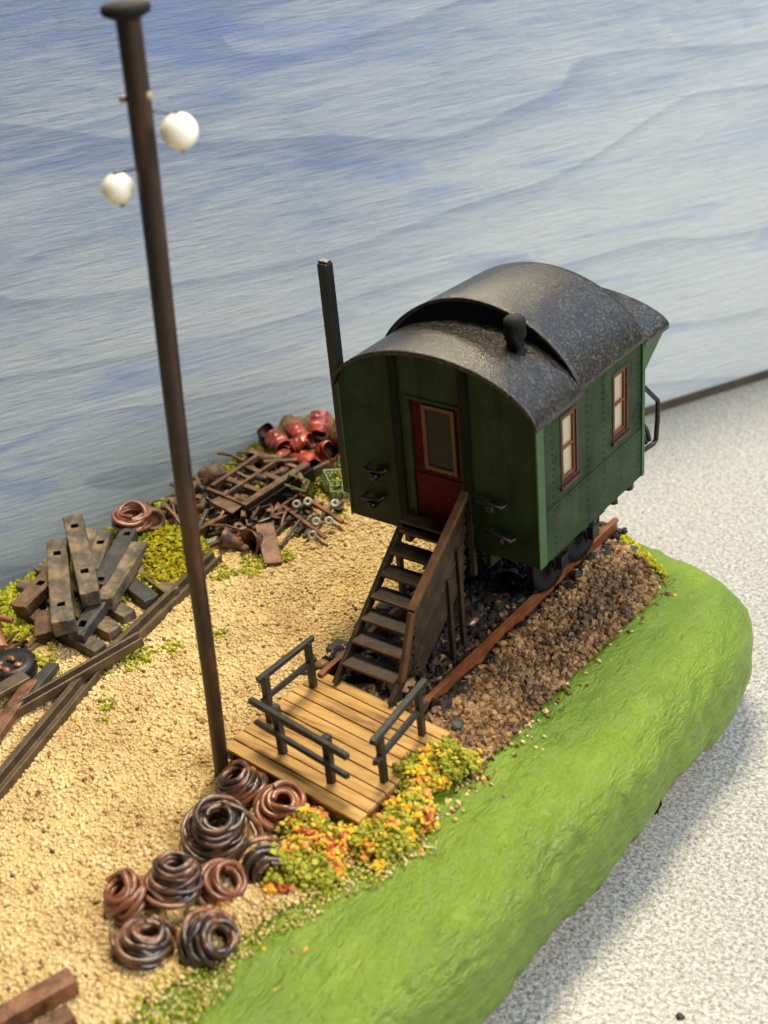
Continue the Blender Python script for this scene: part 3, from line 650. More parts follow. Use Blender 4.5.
# ------------------------------------------------------------------ staircase
st = thing('staircase', 'dark brown wooden steps with one boarded handrail leading up to the red door', 'staircase', (0, -1, .1))
T = lambda z: -.14-(1.97-z)*1.14        # slope of the flight
def slope_bar(x, z0, z1, w_, h_, off=0): return MB().bar((x, T(z0)+off, z0), (x, T(z1)+off, z1), w_, h_, jit=.008)
part('stringer', slope_bar(-.53, .30, 1.99, .07, .15), 'stair', st, .01)
part('stringer', slope_bar(.43, .30, 1.99, .07, .15), 'stair', st, .01)
for i in range(7):
    z = .56+i*.225
    mb = MB().box((-.495, T(z)-.13, z-.02), (.395, T(z)+.15, z+.02), jit=.006)
    t = part('tread', mb, 'stair', st, .008)
    part('tread_edge', MB().box((-.49, T(z)-.150, z-.025), (.39, T(z)-.135, z+.022)), 'stair_brown', t, .004)
part('landing', MB().box((-.55, -.26, 1.99), (.47, -.05, 2.04), jit=.006), 'stair', st, .01)
# boarded right side
mb = MB()
for k in range(8):
    o_ = .13+k*.135
    y0, y1 = -.06-.02*k, -1.42-.02*k+(.05*(k-4) if k > 4 else 0)
    f = lambda y: 2.60+(y+.02)*.76-o_
    mb.bar((.47, y0, f(y0)), (.47, y1, f(y1)), .035, .125, jit=.008)
part('side_boarding', mb, 'stair', st, .008)
part('handrail', MB().bar((.47, .02, 2.66), (.47, -1.46, 1.52), .13, .07, jit=.008), 'stair_brown', st, .012)
part('newel_post', MB().bar((.47, -1.44, 1.50), (.46, -1.80, .56), .07, .12, up=(0, 1, 0)), 'stair_brown', st, .01)
part('post', MB().bar((.53, -.02, 1.3), (.53, -.01, 2.62), .08, .08, up=(0, 1, 0)), 'stair', st, .01)
for (px, py, ztop) in ((.50, -.35, 1.9), (.50, -.62, 1.55), (-.50, -.38, 1.75), (.3, -.85, 1.2)):
    part('support_leg', MB().bar((px, py, .12), (px, py, ztop), .08, .08, up=(0, 1, 0), jit=.006), 'stair', st, .01)
part('brace', MB().bar((-.45, -.62, .35), (.46, -.50, 1.35), .06, .06), 'stair', st, .01)

# ------------------------------------------------------------------ deck
dk = thing('wooden_platform', 'small yellow planked platform with black railings at the foot of the steps', 'platform', (.2, -2.9, .03))
O = Vector((-.97, -1.86, 0)); ux = Vector((2.48, -.22, 0)).normalized(); uy = Vector((-.03, -1.0, 0)).normalized()
def DP(a, b, z): v = O+ux*a+uy*b; return (v.x, v.y, z)
nb = 10; Wd = 2.0; Ld = 2.42
for i in range(nb):
    b0 = Wd*i/nb+.008+rnd.uniform(0, .006); b1 = Wd*(i+1)/nb-.006
    e0, e1 = rnd.uniform(-.02, .03), rnd.uniform(-.02, .03)
    z0, z1 = .235, .295+rnd.uniform(-.004, .004)
    mb = MB(); vs = [DP(e0, b0, z0), DP(Ld+e1, b0, z0), DP(Ld+e1, b1, z0), DP(e0, b1, z0), DP(e0, b0, z1), DP(Ld+e1, b0, z1), DP(Ld+e1, b1, z1), DP(e0, b1, z1)]
    mb.add(vs, [(0, 3, 2, 1), (4, 5, 6, 7), (0, 1, 5, 4), (1, 2, 6, 5), (2, 3, 7, 6), (3, 0, 4, 7)])
    part('plank', mb, 'deck', dk, .01)
for a in (.1, .9, 1.7, 2.38):
    part('joist', MB().bar(DP(a, .03, .16), DP(a, Wd-.03, .16), .10, .145), 'deck_edge', dk)
def railing(a0, a1, posts, ext, out):
    a0, a1 = Vector(a0), Vector(a1); d = (a1-a0).normalized(); o = Vector(out)
    top = part('railing', MB().bar(a0-d*ext[0]+o+Vector((0, 0, 1.02)), a1+d*ext[1]+o+Vector((0, 0, 1.02)), .085, .085, jit=.012), 'rail_black', dk, .015)
    part('lower_bar', MB().bar(a0-d*ext[0]*.9+o+Vector((0, 0, .68)), a1+d*ext[1]*.9+o+Vector((0, 0, .68)), .07, .07, jit=.012), 'rail_black', top, .012)
    for p in posts:
        q = a0.lerp(a1, p); part('post', MB().bar(q+Vector((0, 0, .24)), q+Vector((rnd.uniform(-.02, .02), rnd.uniform(-.02, .02), 1.06)), .10, .10, up=(0, 1, 0), jit=.01), 'rail_black', top, .015)
railing((-.80, -3.12, 0), (-.78, -2.22, 0), (0, 1), (.12, .12), (-.0, 0, .02))
railing((-.25, -3.53, 0), (.68, -3.66, 0), (0, 1), (.42, .45), (.01, -.09, 0))
railing((1.24, -3.30, 0), (1.13, -2.30, 0), (0, 1), (.18, .18), (.0, 0, .02))

# ------------------------------------------------------------------ lamp mast
lm = thing('lamp_mast', 'tall thin dark brown lamp mast with two white globes rising beside the platform', 'lamp post', (-.92, -4.06, 0))
B0, B1 = Vector((-.92, -4.06, -.05)), Vector((-.50, -3.80, 9.66))
pts = [B0.lerp(B1, t)+Vector((.012*math.sin(t*9), .012*math.cos(t*7), 0)) for t in np.linspace(0, 1, 30)]
part('mast', MB().tube(pts, [.098+.030*t for t in np.linspace(0, 1, 30)], 14), 'mast', lm)
m = Matrix.Translation(B1)
part('mast_cap', MB().lathe([(0, -.06), (.13, -.06), (.235, -.01), (.25, .04), (.235, .08), (0, .09)], 22, m), 'soot', lm)
for cpos, r, zz in (((-.16, -3.68, 8.50), .192, 8.50), ((-.86, -4.00, 7.93), .168, 7.9)):
    c = Vector(cpos); q = B0.lerp(B1, (zz+.05)/9.7)
    mb = MB().tube([q+Vector((0, 0, .22)), c.lerp(q, .5)+Vector((0, 0, .20)), c+Vector((0, 0, .16))], .009, 8)
    mb.lathe([(0, 0), (.03, 0), (.03, .02), (.01, .03)], 12, Matrix.Translation(c+Vector((0, 0, r*.9))))
    br = part('lamp_bracket', mb, 'mast_cap', lm)
    mt = Matrix.Translation(c) @ Matrix.Rotation(.25, 4, 'X')
    pr = [(0, -r*1.02), (r*.10, -r*1.04), (r*.16, -r*.98)]+[(r*math.cos(t)*(1 if t > 0 else 1-.06*abs(math.sin(t))), r*math.sin(t)*.96) for t in np.linspace(-1.35, 1.35, 22)]+[(0, r*.95)]
    part('lamp_globe', MB().lathe(pr, 28, mt), 'globe', lm)
    part('globe_tip', MB().blob(c+Vector((0.02, 0, -r*.98)), (.035, .035, .03), ICO2, .1), 'brass', lm)
part('wire_knob', MB().blob((-.42, -3.78, 8.86), .05, ICO2, .1), 'brass', lm); part('wire_knob', MB().blob((-.66, -3.90, 8.84), .04, ICO2, .1), 'brass', lm)

# ------------------------------------------------------------------ coils
def coil(loc, R, Rt, turns, h, tr_, m_, label, rot=(0, 0, 0), tail=False, flat=0, name='cable_coil', reel=False):
    R *= 1.08; Rt *= 1.0; rot = (rot[0]*1.7, rot[1]*1.7, rot[2]); h *= 1.1; tr_ *= .84; turns *= 1.3
    t = thing(name, label, 'cable coil', loc, rot, 'rusty cable coils lying beside the bushes' if not reel else None)
    n = int(turns*22); pts = []; ph = rnd.uniform(0, 6)
    ex = rnd.uniform(.9, 1.0)
    for i in range(n+1):
        u = i/n; a = ph+2*math.pi*turns*u
        rad = R+(Rt-R)*u**1.2+.36*R*mnoise.noise(Vector((a*.42, ph, 0)))+.05*R*math.sin(a*1.7)
        pts.append((rad*math.cos(a)+.05*R*math.sin(3*u+ph), rad*math.sin(a)*ex, tr_+h*u+.10*mnoise.noise(Vector((a*.5, 7, ph)))))
    mb = MB().tube(pts, tr_, 8); mb.build('windings', m_, t)
    for q in range(1 if not reel else 0):
        e = Euler((rnd.uniform(-.32, .32), rnd.uniform(-.32, .32), 0)); r_ = R*rnd.uniform(.75, .95); P_ = []
        for i in range(34):
            a = ph+q+i*.2; rr_a = r_*(1+.14*mnoise.noise(Vector((i*.25, q*5, ph))))
            v = Vector((rr_a*math.cos(a), rr_a*math.sin(a), .05*mnoise.noise(Vector((i*.3, 3, ph))))); v.rotate(e); P_.append(v+Vector((0, 0, h*(.35+.4*q)+tr_)))
        MB().tube(P_, tr_*.95, 8).build('stray_loop', [m_, 'coil_brown', 'coil_rust'][rnd.randrange(2)] if 0 else m_, t)
    # inner windings fill the body
    pts = []
    for i in range(n+1):
        u = i/n; a = ph+1+2*math.pi*turns*u
        rad = (R+(Rt-R)*u)*.80+.05*R*math.sin(a*.6)
        pts.append((rad*math.cos(a), rad*math.sin(a), tr_*.8+h*.92*u))
    MB().tube(pts, tr_*1.1, 7).build('inner_windings', m_, t)
    if tail:
        k = Vector(pts[-1]); q = R*1.15
        MB().tube([(Rt, 0, h+tr_), (Rt*.9, -.5*R, h*.95+tr_), (Rt*.8+.05, -1.0*R, h*.45), (Rt*.6, -1.2*R, .02)], tr_, 8).build('loose_end', m_, t)
    return t
coil((-.42, -4.18, .02), .30, .20, 4.6, .30, .042, 'coil_black', 'small black and grey cable coil closest to the foot of the lamp mast', (.1, -.15, 0))
coil((.24, -4.26, .02), .30, .17, 4.2, .33, .048, 'coil_rust', 'orange rusty cable coil touching the front edge of the platform', (.22, .12, 1))
coil((-.10, -5.02, .02), .43, .18, 6.5, .48, .044, 'coil_brown', 'largest brown cable coil, a tapering stack in the middle of the heap', (.12, -.1, 2), tail=True)
coil((.60, -5.02, .0), .30, .21, 4.4, .30, .040, 'coil_black', 'dark striped cable coil tipped on its side against the orange leaved bush', (.5, .75, .4))
coil((.40, -5.62, .0), .28, .20, 4.2, .26, .042, 'coil_rust', 'half hidden reddish cable coil between the large stack and the lower coils', (.3, .4, 1))
coil((.12, -6.02, .10), .32, .19, 5.5, .42, .044, 'coil_brown', 'round brown cable coil with a dark centre hole, raised above its neighbours', (.12, 0, 3))
coil((-.22, -6.35, .0), .28, .17, 4.2, .34, .044, 'coil_rust', 'leftmost reddish cable coil with a pale ring, at the edge of the sand', (.15, -.25, 0))
coil((.36, -6.80, .0), .32, .17, 4.4, .30, .046, 'coil_brown', 'loosely wound brown cable coil nearest the bottom of the photo', (.2, .1, 2.2), tail=True)
coil((.86, -6.36, .0), .33, .20, 5, .34, .042, 'coil_black', 'black and brown cable coil leaning over the green bank', (.45, .35, 1.2))
tc = coil((-6.45, -.18, .22), .30, .27, 4.2, .22, .042, 'coil_rust', 'brown cable coil lying alone on a black reel behind the stacked sleepers', (.0, .05, 0), reel=True)
MB().lathe([(0, -.24), (.27, -.24), (.29, -.2), (.25, -.14), (.24, -.04), (.29, 0), (.27, .03), (0, .03)], 20).build('reel', 'black', tc)

# ------------------------------------------------------------------ bushes
def bush(name, label, blobs, mats, wts, n, lo=.022, hi=.05, loc=(0, 0, 0), clump=.10):
    """blobs: (x,y,z,rx,ry,rz); leaf clumps on and inside the lobes"""
    P = []; MI = []
    tot = sum(b[3]*b[4] for b in blobs)
    for b in blobs:
        k = int(n*b[3]*b[4]/tot/10)
        for _ in range(k):
            v = npr.normal(size=3); v /= np.linalg.norm(v); v[2] = abs(v[2])*1.0-.15
            rr0 = npr.uniform(.62, 1.02); c = np.array(b[:3])+v*np.array(b[3:6])*rr0
            g_ = mnoise.noise(Vector((c[0]*4.5, c[1]*4.5, c[2]*4.5)))*.9+.5+npr.normal()*.13
            mi = int(np.searchsorted(np.cumsum(wts), min(max(g_, 0), .999)))
            m = npr.integers(6, 15); P.append(c+npr.normal(size=(m, 3))*clump*.34); MI += [mi]*m
    P = np.concatenate(P); P[:, 2] = np.maximum(P[:, 2], 0.0)
    MI = np.array(MI); sz = npr.uniform(lo, hi, len(P))
    P -= np.array(loc)
    o = grains(name, P, sz, list(mats), MI, jit=.5, flat=.85, smooth=False, kind=None); o.location = loc
    return tag(o, label, 'bush')
bush('leafy_bush', 'yellow-green bush with few orange leaves at the right rear corner of the platform', [(1.62, -2.62, .14, .32, .38, .38), (1.48, -2.98, .14, .26, .30, .30), (1.78, -2.30, .05, .2, .22, .18)], ['leaf_green', 'leaf_yellow', 'leaf_orange'], [.62, .26, .12], 2600, 0.022, .046, (1.7, -2.6, 0), .13)
bush('leafy_bush', 'orange and yellow leaved bush at the front right corner of the platform', [(1.72, -3.45, .08, .30, .38, .28), (1.72, -3.95, .05, .28, .34, .24), (1.45, -4.1, .05, .25, .25, .2)], ['leaf_green', 'leaf_yellow', 'leaf_orange', 'leaf_red'], [.36, .30, .28, .06], 2600, 0.022, .046, (1.72, -3.7, 0), .13)
bush('leafy_bush', 'low green and orange bush along the platform front beside the cable coils', [(.72, -4.32, .05, .30, .28, .26), (1.10, -4.50, .05, .38, .32, .28), (.98, -4.92, .04, .36, .34, .22), (1.35, -4.75, .04, .25, .3, .16)], ['leaf_green', 'leaf_yellow', 'leaf_orange', 'leaf_red'], [.50, .22, .23, .05], 3300, 0.022, .046, (1.0, -4.6, 0), .13)
bush('low_bush', 'bright yellow-green mossy bush between the stacked sleepers and the mast', [(-5.35, -.55, .0, .62, .55, .30), (-5.0, -.95, .0, .45, .5, .26), (-5.6, -.1, .0, .45, .42, .26), (-5.15, -.25, .05, .4, .4, .30)], ['moss', 'turf'], [.85, .15], 9000, .022, .045, (-5.3, -.5, 0), .14)
bush('low_bush', 'small yellow-green tuft behind the fallen crates at the wagon corner', [(-4.35, 2.95, .0, .4, .35, .22), (-4.85, 2.6, .05, .3, .3, .2)], ['turf', 'moss'], [.6, .4], 1800, .018, .04, (-4.4, 2.9, 0), .12)
# stray leaf clumps at the coils
for q, (lx, ly, mi_) in enumerate(((.56, -4.78, 'leaf_orange'), (1.02, -5.30, 'leaf_orange'), (.62, -5.75, 'leaf_orange'), (1.9, -4.35, 'leaf_yellow'))):
    P = np.array([lx, ly, .05])+np.clip(npr.normal(size=(60, 3)), -1.5, 1.5)*(.045, .045, .025)
    o = grains('leaf_clump', P-np.array([lx, ly, 0]), npr.uniform(.018, .034, 60), [mi_, 'leaf_yellow'], (npr.uniform(0, 1, 60) < .3).astype(int), jit=.5, smooth=False, kind=None); o.location = (lx, ly, 0)
    tag(o, ['tiny orange leaf clump on top of the tipped dark coil', 'tiny orange leaf clump on pale grass in front of the low bush', 'tiny orange leaf clump below the half hidden reddish coil', 'tiny yellow leaf clump alone on the green bank right of the bushes'][q], 'leaf clump')

# ------------------------------------------------------------------ stacked sleepers with square holes
def beam(a, b, w_, h_, holes, m_, label, roll=0, group='old sleepers heaped at the back edge'):
    """a, b: centre line of the top face"""
    a, b = Vector(a), Vector(b); d = b-a; L = d.length; d.normalize()
    x = d.cross(Vector((0, 0, 1))).normalized(); x = Matrix.Rotation(roll, 3, d) @ x; z = x.cross(d)
    m = Matrix((x, d, z)).transposed().to_4x4()
    o = bpy.data.objects.new('old_sleeper', None)
    hs = .055; X = [-w_/2, -hs, hs, w_/2]; Y = [-L/2]
    for t in holes: Y += [-L/2+t*L-hs, -L/2+t*L+hs]
    Y += [L/2]; mb = MB(); J = {}
    def jv(i, j, top):
        if (i, j, top) not in J:
            k = .02 if i in (0, 3) or j in (0, len(Y)-1) else .006
            J[i, j, top] = (X[i]+rnd.uniform(-k, k), Y[j]+rnd.uniform(-k, k), (0 if top else -h_)+rnd.uniform(-.012, .012))
        return J[i, j, top]
    nY = len(Y)
    for i in range(3):
        for j in range(nY-1):
            if i == 1 and j % 2 == 1:
                q = [jv(i, j, 1), jv(i+1, j, 1), jv(i+1, j+1, 1), jv(i, j+1, 1)]; dn = [(v[0], v[1], v[2]-.14) for v in q]
                mb.add(q+dn, [(0, 1, 5, 4), (1, 2, 6, 5), (2, 3, 7, 6), (3, 0, 4, 7), (4, 5, 6, 7)], 1)
                mb.add([(v[0]*1, v[1], v[2]) for v in q], [], 0)
            else: mb.add([jv(i, j, 1), jv(i+1, j, 1), jv(i+1, j+1, 1), jv(i, j+1, 1)], [(0, 1, 2, 3)])
            mb.add([jv(i, j, 0), jv(i, j+1, 0), jv(i+1, j+1, 0), jv(i+1, j, 0)], [(0, 1, 2, 3)])
    for j in range(nY-1):
        mb.add([jv(0, j, 0), jv(0, j, 1), jv(0, j+1, 1), jv(0, j+1, 0)], [(0, 1, 2, 3)]); mb.add([jv(3, j, 0), jv(3, j+1, 0), jv(3, j+1, 1), jv(3, j, 1)], [(0, 1, 2, 3)])
    for i in range(3):
        for j in (0, nY-1): mb.add([jv(i, j, 0), jv(i+1, j, 0), jv(i+1, j, 1), jv(i, j, 1)], [(0, 1, 2, 3)])
    # weld
    me_o = mb.build('old_sleeper', [m_, 'black'], None)
    bm = bmesh.new(); bm.from_mesh(me_o.data); bmesh.ops.remove_doubles(bm, verts=bm.verts, dist=1e-4)
    bmesh.ops.recalc_face_normals(bm, faces=bm.faces); bm.to_mesh(me_o.data); bm.free()
    bv = me_o.modifiers.new('bevel', 'BEVEL'); bv.width = .018; bv.segments = 2; bv.angle_limit = .6
    me_o.matrix_world = Matrix.Translation((a+b)/2) @ m
    return tag(me_o, label, 'sleeper', group)
sl = 'sleeper'; sd = 'sleeper_dark'
for k_, (ya, yb, lb, xa, xb) in enumerate([(-1.85, -2.12, 'ground sleeper third from the rail crossing, its pale end under the dark beam', -6.95, -4.58),
     (-2.36, -2.57, 'ground sleeper second from the rail crossing, sticking out right', -6.85, -4.45), (-2.85, -3.02, 'ground sleeper nearest the rail crossing with a pale square end', -6.3, -4.30),
     (-1.20, -1.66, 'dark ground sleeper just below the moss bush', -6.2, -4.55), (-.95, -1.32, 'ground sleeper partly buried under the moss bush', -5.9, -4.42)]):
    beam((xa, ya, .20), (xb, yb, .20), .27, .19, [], sl if k_ != 3 else sd, lb)
beam((-7.05, -.62, .22), (-6.5, -1.15, .22), .27, .2, [], sl, 'short brown sleeper end poking out behind the tallest leaning sleeper')
beam((-5.75, -2.75, .24), (-5.3, -3.15, .20), .42, .2, [], 'rust_brown', 'reddish brown block lying under the leftmost leaning sleeper')
beam((-6.55, -1.72, .74), (-4.80, -3.20, .62), .35, .26, [.18, .80], sl, 'broad tan sleeper with two square holes leaning over the left of the heap')
beam((-6.75, -1.15, .86), (-4.95, -2.50, .68), .32, .26, [.16, .74], sl, 'tallest tan sleeper with two square holes on top of the heap')
beam((-6.35, -1.95, .44), (-6.05, -3.05, .40), .30, .2, [.45], 'rust_brown', 'rust coloured sleeper with one hole at the left end of the heap')
beam((-6.15, -.50, .42), (-5.28, -2.08, .47), .28, .22, [.1, .9], sd, 'nearly black sleeper with holes running up to the cable reel')
beam((-5.72, -.72, .40), (-4.92, -2.30, .46), .28, .22, [], sl, 'plain tan sleeper right of the nearly black one')
beam((-6.50, -.78, .42), (-5.75, -1.75, .42), .26, .2, [.3], sl, 'short sleeper with one hole behind the nearly black one')
beam((-5.10, -2.10, .42), (-4.72, -3.10, .34), .28, .2, [.25, .75], sd, 'charcoal sleeper with holes lowest in the front of the heap')

# ------------------------------------------------------------------ old rails and planks at left
def old_rail(a, b, label, w_=.2, m_='old_rail', name='old_rail', cat='rail'):
    a, b = Vector(a), Vector(b); mid = (a+b)/2
    d = (b-a); L = d.length; d.normalize(); x = d.cross(Vector((0, 0, 1))).normalized(); z = x.cross(d)
    m = Matrix((x, d, z)).transposed().to_4x4()
    P = [(-w_/2, -.1), (w_/2, -.1), (w_/2, .05), (w_/2-.04, .05), (w_/2-.05, -.03), (-.02, -.03), (-.03, .09), (-w_/2, .09)]
    n = len(P); vs = [(p, -L/2, q) for p, q in P]+[(p, L/2, q) for p, q in P]
    mb = MB().add(vs, [tuple(range(n)), tuple(range(2*n-1, n-1, -1))]+[(i, i+n, (i+1) % n+n, (i+1) % n) for i in range(n)])
    o = mb.build(name, m_, bev=.01); o.matrix_world = Matrix.Translation(mid) @ m
    return tag(o, label, cat)
old_rail((-3.05, -6.6, .1), (-4.10, -3.25, .1), 'long brown grooved rail on the sand running out of the photo at the left', .26)
old_rail((-4.02, -3.3, .12), (-4.60, -.10, .1), 'long brown grooved rail on the sand passing behind the mast foot', .24)
old_rail((-4.35, -4.72, .12), (-3.82, -2.6, .28), 'thinner dark rail lying across the two long brown rails', .16)
def plank(a, b, w_, h_, m_, label, name='plank', cat='plank', up=(0, 0, 1)):
    a, b = Vector(a), Vector(b); mid = (a+b)/2
    mb = MB().bar(a-mid, b-mid, w_, h_, jit=.015, up=up); o = mb.build(name, m_, bev=.015, loc=mid); return tag(o, label, cat)
plank((-4.05, -5.45, .10), (-4.60, -4.10, .15), .22, .14, 'rust', 'reddish plank at the left edge beside the grey plank')
plank((-4.85, -5.0, .22), (-4.72, -4.10, .22), .26, .10, 'old_rail', 'grey brown plank at the left edge above the reddish plank')
plank((-4.45, -4.35, .10), (-4.68, -3.62, .12), .20, .12, sd, 'short dark grey plank pointing away from the left edge')
dt = thing('rusty_drum', 'black rusty drum with pinkish lumps on top at the left edge', 'drum', (-5.15, -4.0, 0))
MB().lathe([(0, 0), (.33, 0), (.36, .08), (.36, .2), (.33, .27), (.2, .26), (0, .24)], 22).build('body', 'black', dt)
for q in range(7): MB().blob((rnd.uniform(-.25, .2), rnd.uniform(-.25, .2), .27), (.07, .06, .04), ICO2, .3).build('lump', 'coil_rust', dt)
t = MB().tube([(-.55, .25, .25), (-.1, -.1, .22), (.25, -.3, .12)], .10, 12).tube([(-.6, .1, .42), (-.2, .0, .40), (.1, .1, .36)], .05, 10).build('rusty_pipe', 'coil_rust', loc=(-5.95, -3.45, 0)); tag(t, 'pinkish rusty pipe pieces above the black drum at the left edge', 'pipe')
plank((-.42, -9.2, .14), (.10, -7.60, .16), .24, .22, 'rust', 'rust red bar in the bottom left corner, the longer of two', 'rusty_bar', 'bar')
plank((.18, -9.2, .12), (.42, -7.92, .12), .22, .2, 'rust', 'shorter rust red bar in the bottom left corner', 'rusty_bar', 'bar')

# ------------------------------------------------------------------ scrap heap
ch = thing('scrap_chassis', 'rusty wagon underframe lying flat on the scrap heap left of the barrels', 'underframe', (-5.3, 1.75, .0))
def cbar(nm, a, b, w_, h_, m_='rust_brown'): part(nm, MB().bar(a, b, w_, h_, jit=.015), m_, ch, .01)
cbar('side_member', (-4.90, .98, .40), (-4.78, 2.62, .46), .13, .09); cbar('side_member', (-5.38, 1.02, .45), (-5.28, 2.70, .52), .09, .09); cbar('side_member', (-5.82, 1.20, .44), (-5.75, 2.5, .50), .10, .09)
for i, yy in enumerate((1.05, 1.50, 1.98, 2.48)):
    cbar('cross_member', (-5.84, yy+.06, .44), (-4.84, yy-.02, .43), .10, .07)
part('end_plate', MB().box((-5.5, .78, .36), (-4.95, 1.12, .42), jit=.04), 'rust_brown', ch, .01)
part('side_plate', MB().bar((-4.78, 1.0, .22), (-4.66, 2.62, .28), .03, .28), 'black', ch)
part('side_plate', MB().bar((-4.64, 1.25, .14), (-4.52, 2.5, .2), .05, .05), 'rust_brown', ch)
for q in range(14): part('machine_part', MB().blob((rnd.uniform(-5.75, -4.95), rnd.uniform(1.1, 2.6), rnd.uniform(.18, .42)), (rnd.uniform(.06, .15), rnd.uniform(.06, .15), .10), ICO2, .35), ('black', 'rust_brown', 'rust')[q%3], ch)
part('cylinder', MB().tube([(-5.70, 2.42, .46), (-5.25, 2.50, .48)], .09, 12).tube([(-5.45, 2.2, .54), (-5.05, 2.65, .46)], .05, 8), 'rust_brown', ch)
part('spring', MB().tube([(-5.2, 1.75, .53), (-5.0, 1.72, .55)], .07, 8).blob((-5.02, 1.72, .56), .06, ICO2, .2), 'old_rail', ch)
def junk(nm, mb, m_, label, cat, loc=None):
    vs = np.array(mb.v); c = vs.mean(0) if loc is None else np.array(loc); c[2] = 0
    mb.v = [tuple(v) for v in vs-c]; o = mb.build(nm, m_, bev=0, loc=tuple(c)); return tag(o, label, cat)
junk('scrap_beam', MB().bar((-5.25, .15, .22), (-4.62, 3.05, .30), .11, .16, jit=.02), 'rust_brown', 'long thin rusty beam in front of the scrap underframe', 'beam')
junk('scrap_beam', MB().bar((-5.00, .10, .12), (-4.30, 1.55, .20), .07, .06, jit=.02), 'old_rail', 'short thin bar above the two rusty funnels', 'beam')
junk('scrap_beam', MB().bar((-5.10, -.62, .10), (-4.72, .45, .16), .06, .06), 'old_rail', 'thin grey bar sticking out left of the funnels beside the mast', 'beam')
junk('scrap_beam', MB().bar((-4.45, 1.25, .2), (-4.00, .55, .15), .05, .05), 'rail_black', 'bent dark strip lying over the leaning rusty plate', 'beam')
junk('rusty_plate', MB().bar((-4.35, .90, .26), (-3.62, .22, .08), .30, .04, jit=.02), 'rust', 'flat rust brown plate leaning at the front of the scrap heap', 'plate')
for (cx, cy, r, an, lb) in ((-4.62, .30, .20, -1.2, 'rust brown funnel lying at the front left of the scrap heap'), (-4.22, .48, .24, -.2, 'larger dark rusty funnel beside the leaning plate')):
    m = Matrix.Translation((cx, cy, .17)) @ Matrix.Rotation(an, 4, 'Z') @ Matrix.Rotation(1.25, 4, 'X')
    o = junk('rusty_funnel', MB().lathe([(.05, -.26), (.08, -.22), (.10, -.1), (r*.8, .05), (r, .14), (r*.94, .15), (r*.7, .06), (.06, -.1)], 20, m), 'rust', lb, 'funnel')
junk('rusty_drum', MB().lathe([(0, -.2), (.19, -.2), (.21, -.1), (.22, .1), (.18, .2), (.14, .21), (.12, .1), (0, .08)], 20, Matrix.Translation((-6.28, .12, .22)) @ Matrix.Rotation(1.1, 4, 'Y') @ Matrix.Rotation(.4, 4, 'X')), 'rust_brown', 'brown drum on its side right of the cable coil on its reel', 'drum')
for (a, b, c_, r, lb) in ((-6.35, .80, .13, .19, 'rusty scrap lump just left of the mast at the back edge'), (-6.50, 1.30, .15, .21, 'rusty scrap lump behind the mast at the back edge'), (-6.30, 1.75, .22, .24, 'rusty scrap lump right of the mast at the back edge'), (-5.85, .95, .14, .22, 'rusty scrap lump in front of the underframe end beside the mast')):
    mb = MB().blob((a, b, c_), r, ICO3, .3, 2.2)
    mb.tube([(a-.2, b, c_+.1), (a+.05, b+.15, c_+.2), (a+.25, b+.05, c_+.05)], .05, 8)
    mb.bar((a-.1, b-.25, c_+.05), (a+.1, b+.2, c_+.16), .1, .05, jit=.02)
    junk('scrap_lump', mb, 'rust_brown', lb, 'scrap')
for (a, b, lb) in ((-5.2, .55, 'bent rusty sheet under the long thin beam'), (-4.72, 1.35, 'crumpled rusty sheet between the thin beam and the wheelset frame'), (-5.45, .25, 'small rusty sheet beside the mast in the turf')):
    n = 9; V = []; F = []
    for i in range(n):
        for j in range(n): V.append((a+(i/8-.5)*.55, b+(j/8-.5)*.5, .14+.13*mnoise.noise(Vector((i*.45+a*9, j*.45, 1)))*2))
    for i in range(n-1):
        for j in range(n-1): F.append((i*n+j, (i+1)*n+j, (i+1)*n+j+1, i*n+j+1))
    mb = MB().add(V, F, 0, True); o = junk('scrap_sheet', mb, 'rust', lb, 'scrap'); so = o.modifiers.new('thick', 'SOLIDIFY'); so.thickness = .03
tg = MB()
def bits(n, x0, x1, y0, y1, zt):
    for _ in range(n):
        cx, cy = rnd.uniform(x0, x1), rnd.uniform(y0, y1); z = rnd.uniform(.04, zt); a = rnd.uniform(0, 3.14); L = rnd.uniform(.08, .32); dz = rnd.uniform(-.10, .10)
        d = Vector((math.cos(a)*L, math.sin(a)*L, dz)); k = rnd.random(); mi = rnd.randrange(4); c = Vector((cx, cy, z))
        if k < .4: tg.bar(c-d, c+d, rnd.uniform(.03, .09), rnd.uniform(.02, .05), mi, jit=.01)
        elif k < .62: tg.tube([c-d, c+Vector((0, 0, .05)), c+d], rnd.uniform(.015, .035), 6, mi)
        elif k < .8: tg.blob(c, (rnd.uniform(.04, .10), rnd.uniform(.04, .10), .05), ICO2, .4, mi=mi)
        else: tg.lathe([(.03, -.02), (.09, -.02), (.10, .02), (.04, .03)], 12, Matrix.Translation(c) @ Euler((rnd.uniform(-1, 1), rnd.uniform(-1, 1), 0)).to_matrix().to_4x4(), mi)
bits(90, -6.35, -4.5, .3, 2.7, .42); bits(34, -5.2, -4.1, .2, 1.6, .22); bits(26, -6.0, -4.9, -4.3, -3.3, .2); bits(30, -6.6, -5.9, .2, 1.8, .3); bits(14, -4.6, -3.6, 1.2, 2.3, .12)
tg.build('scrap_tangle', ['rust_brown', 'rust', 'black', 'old_rail'], kind='stuff')
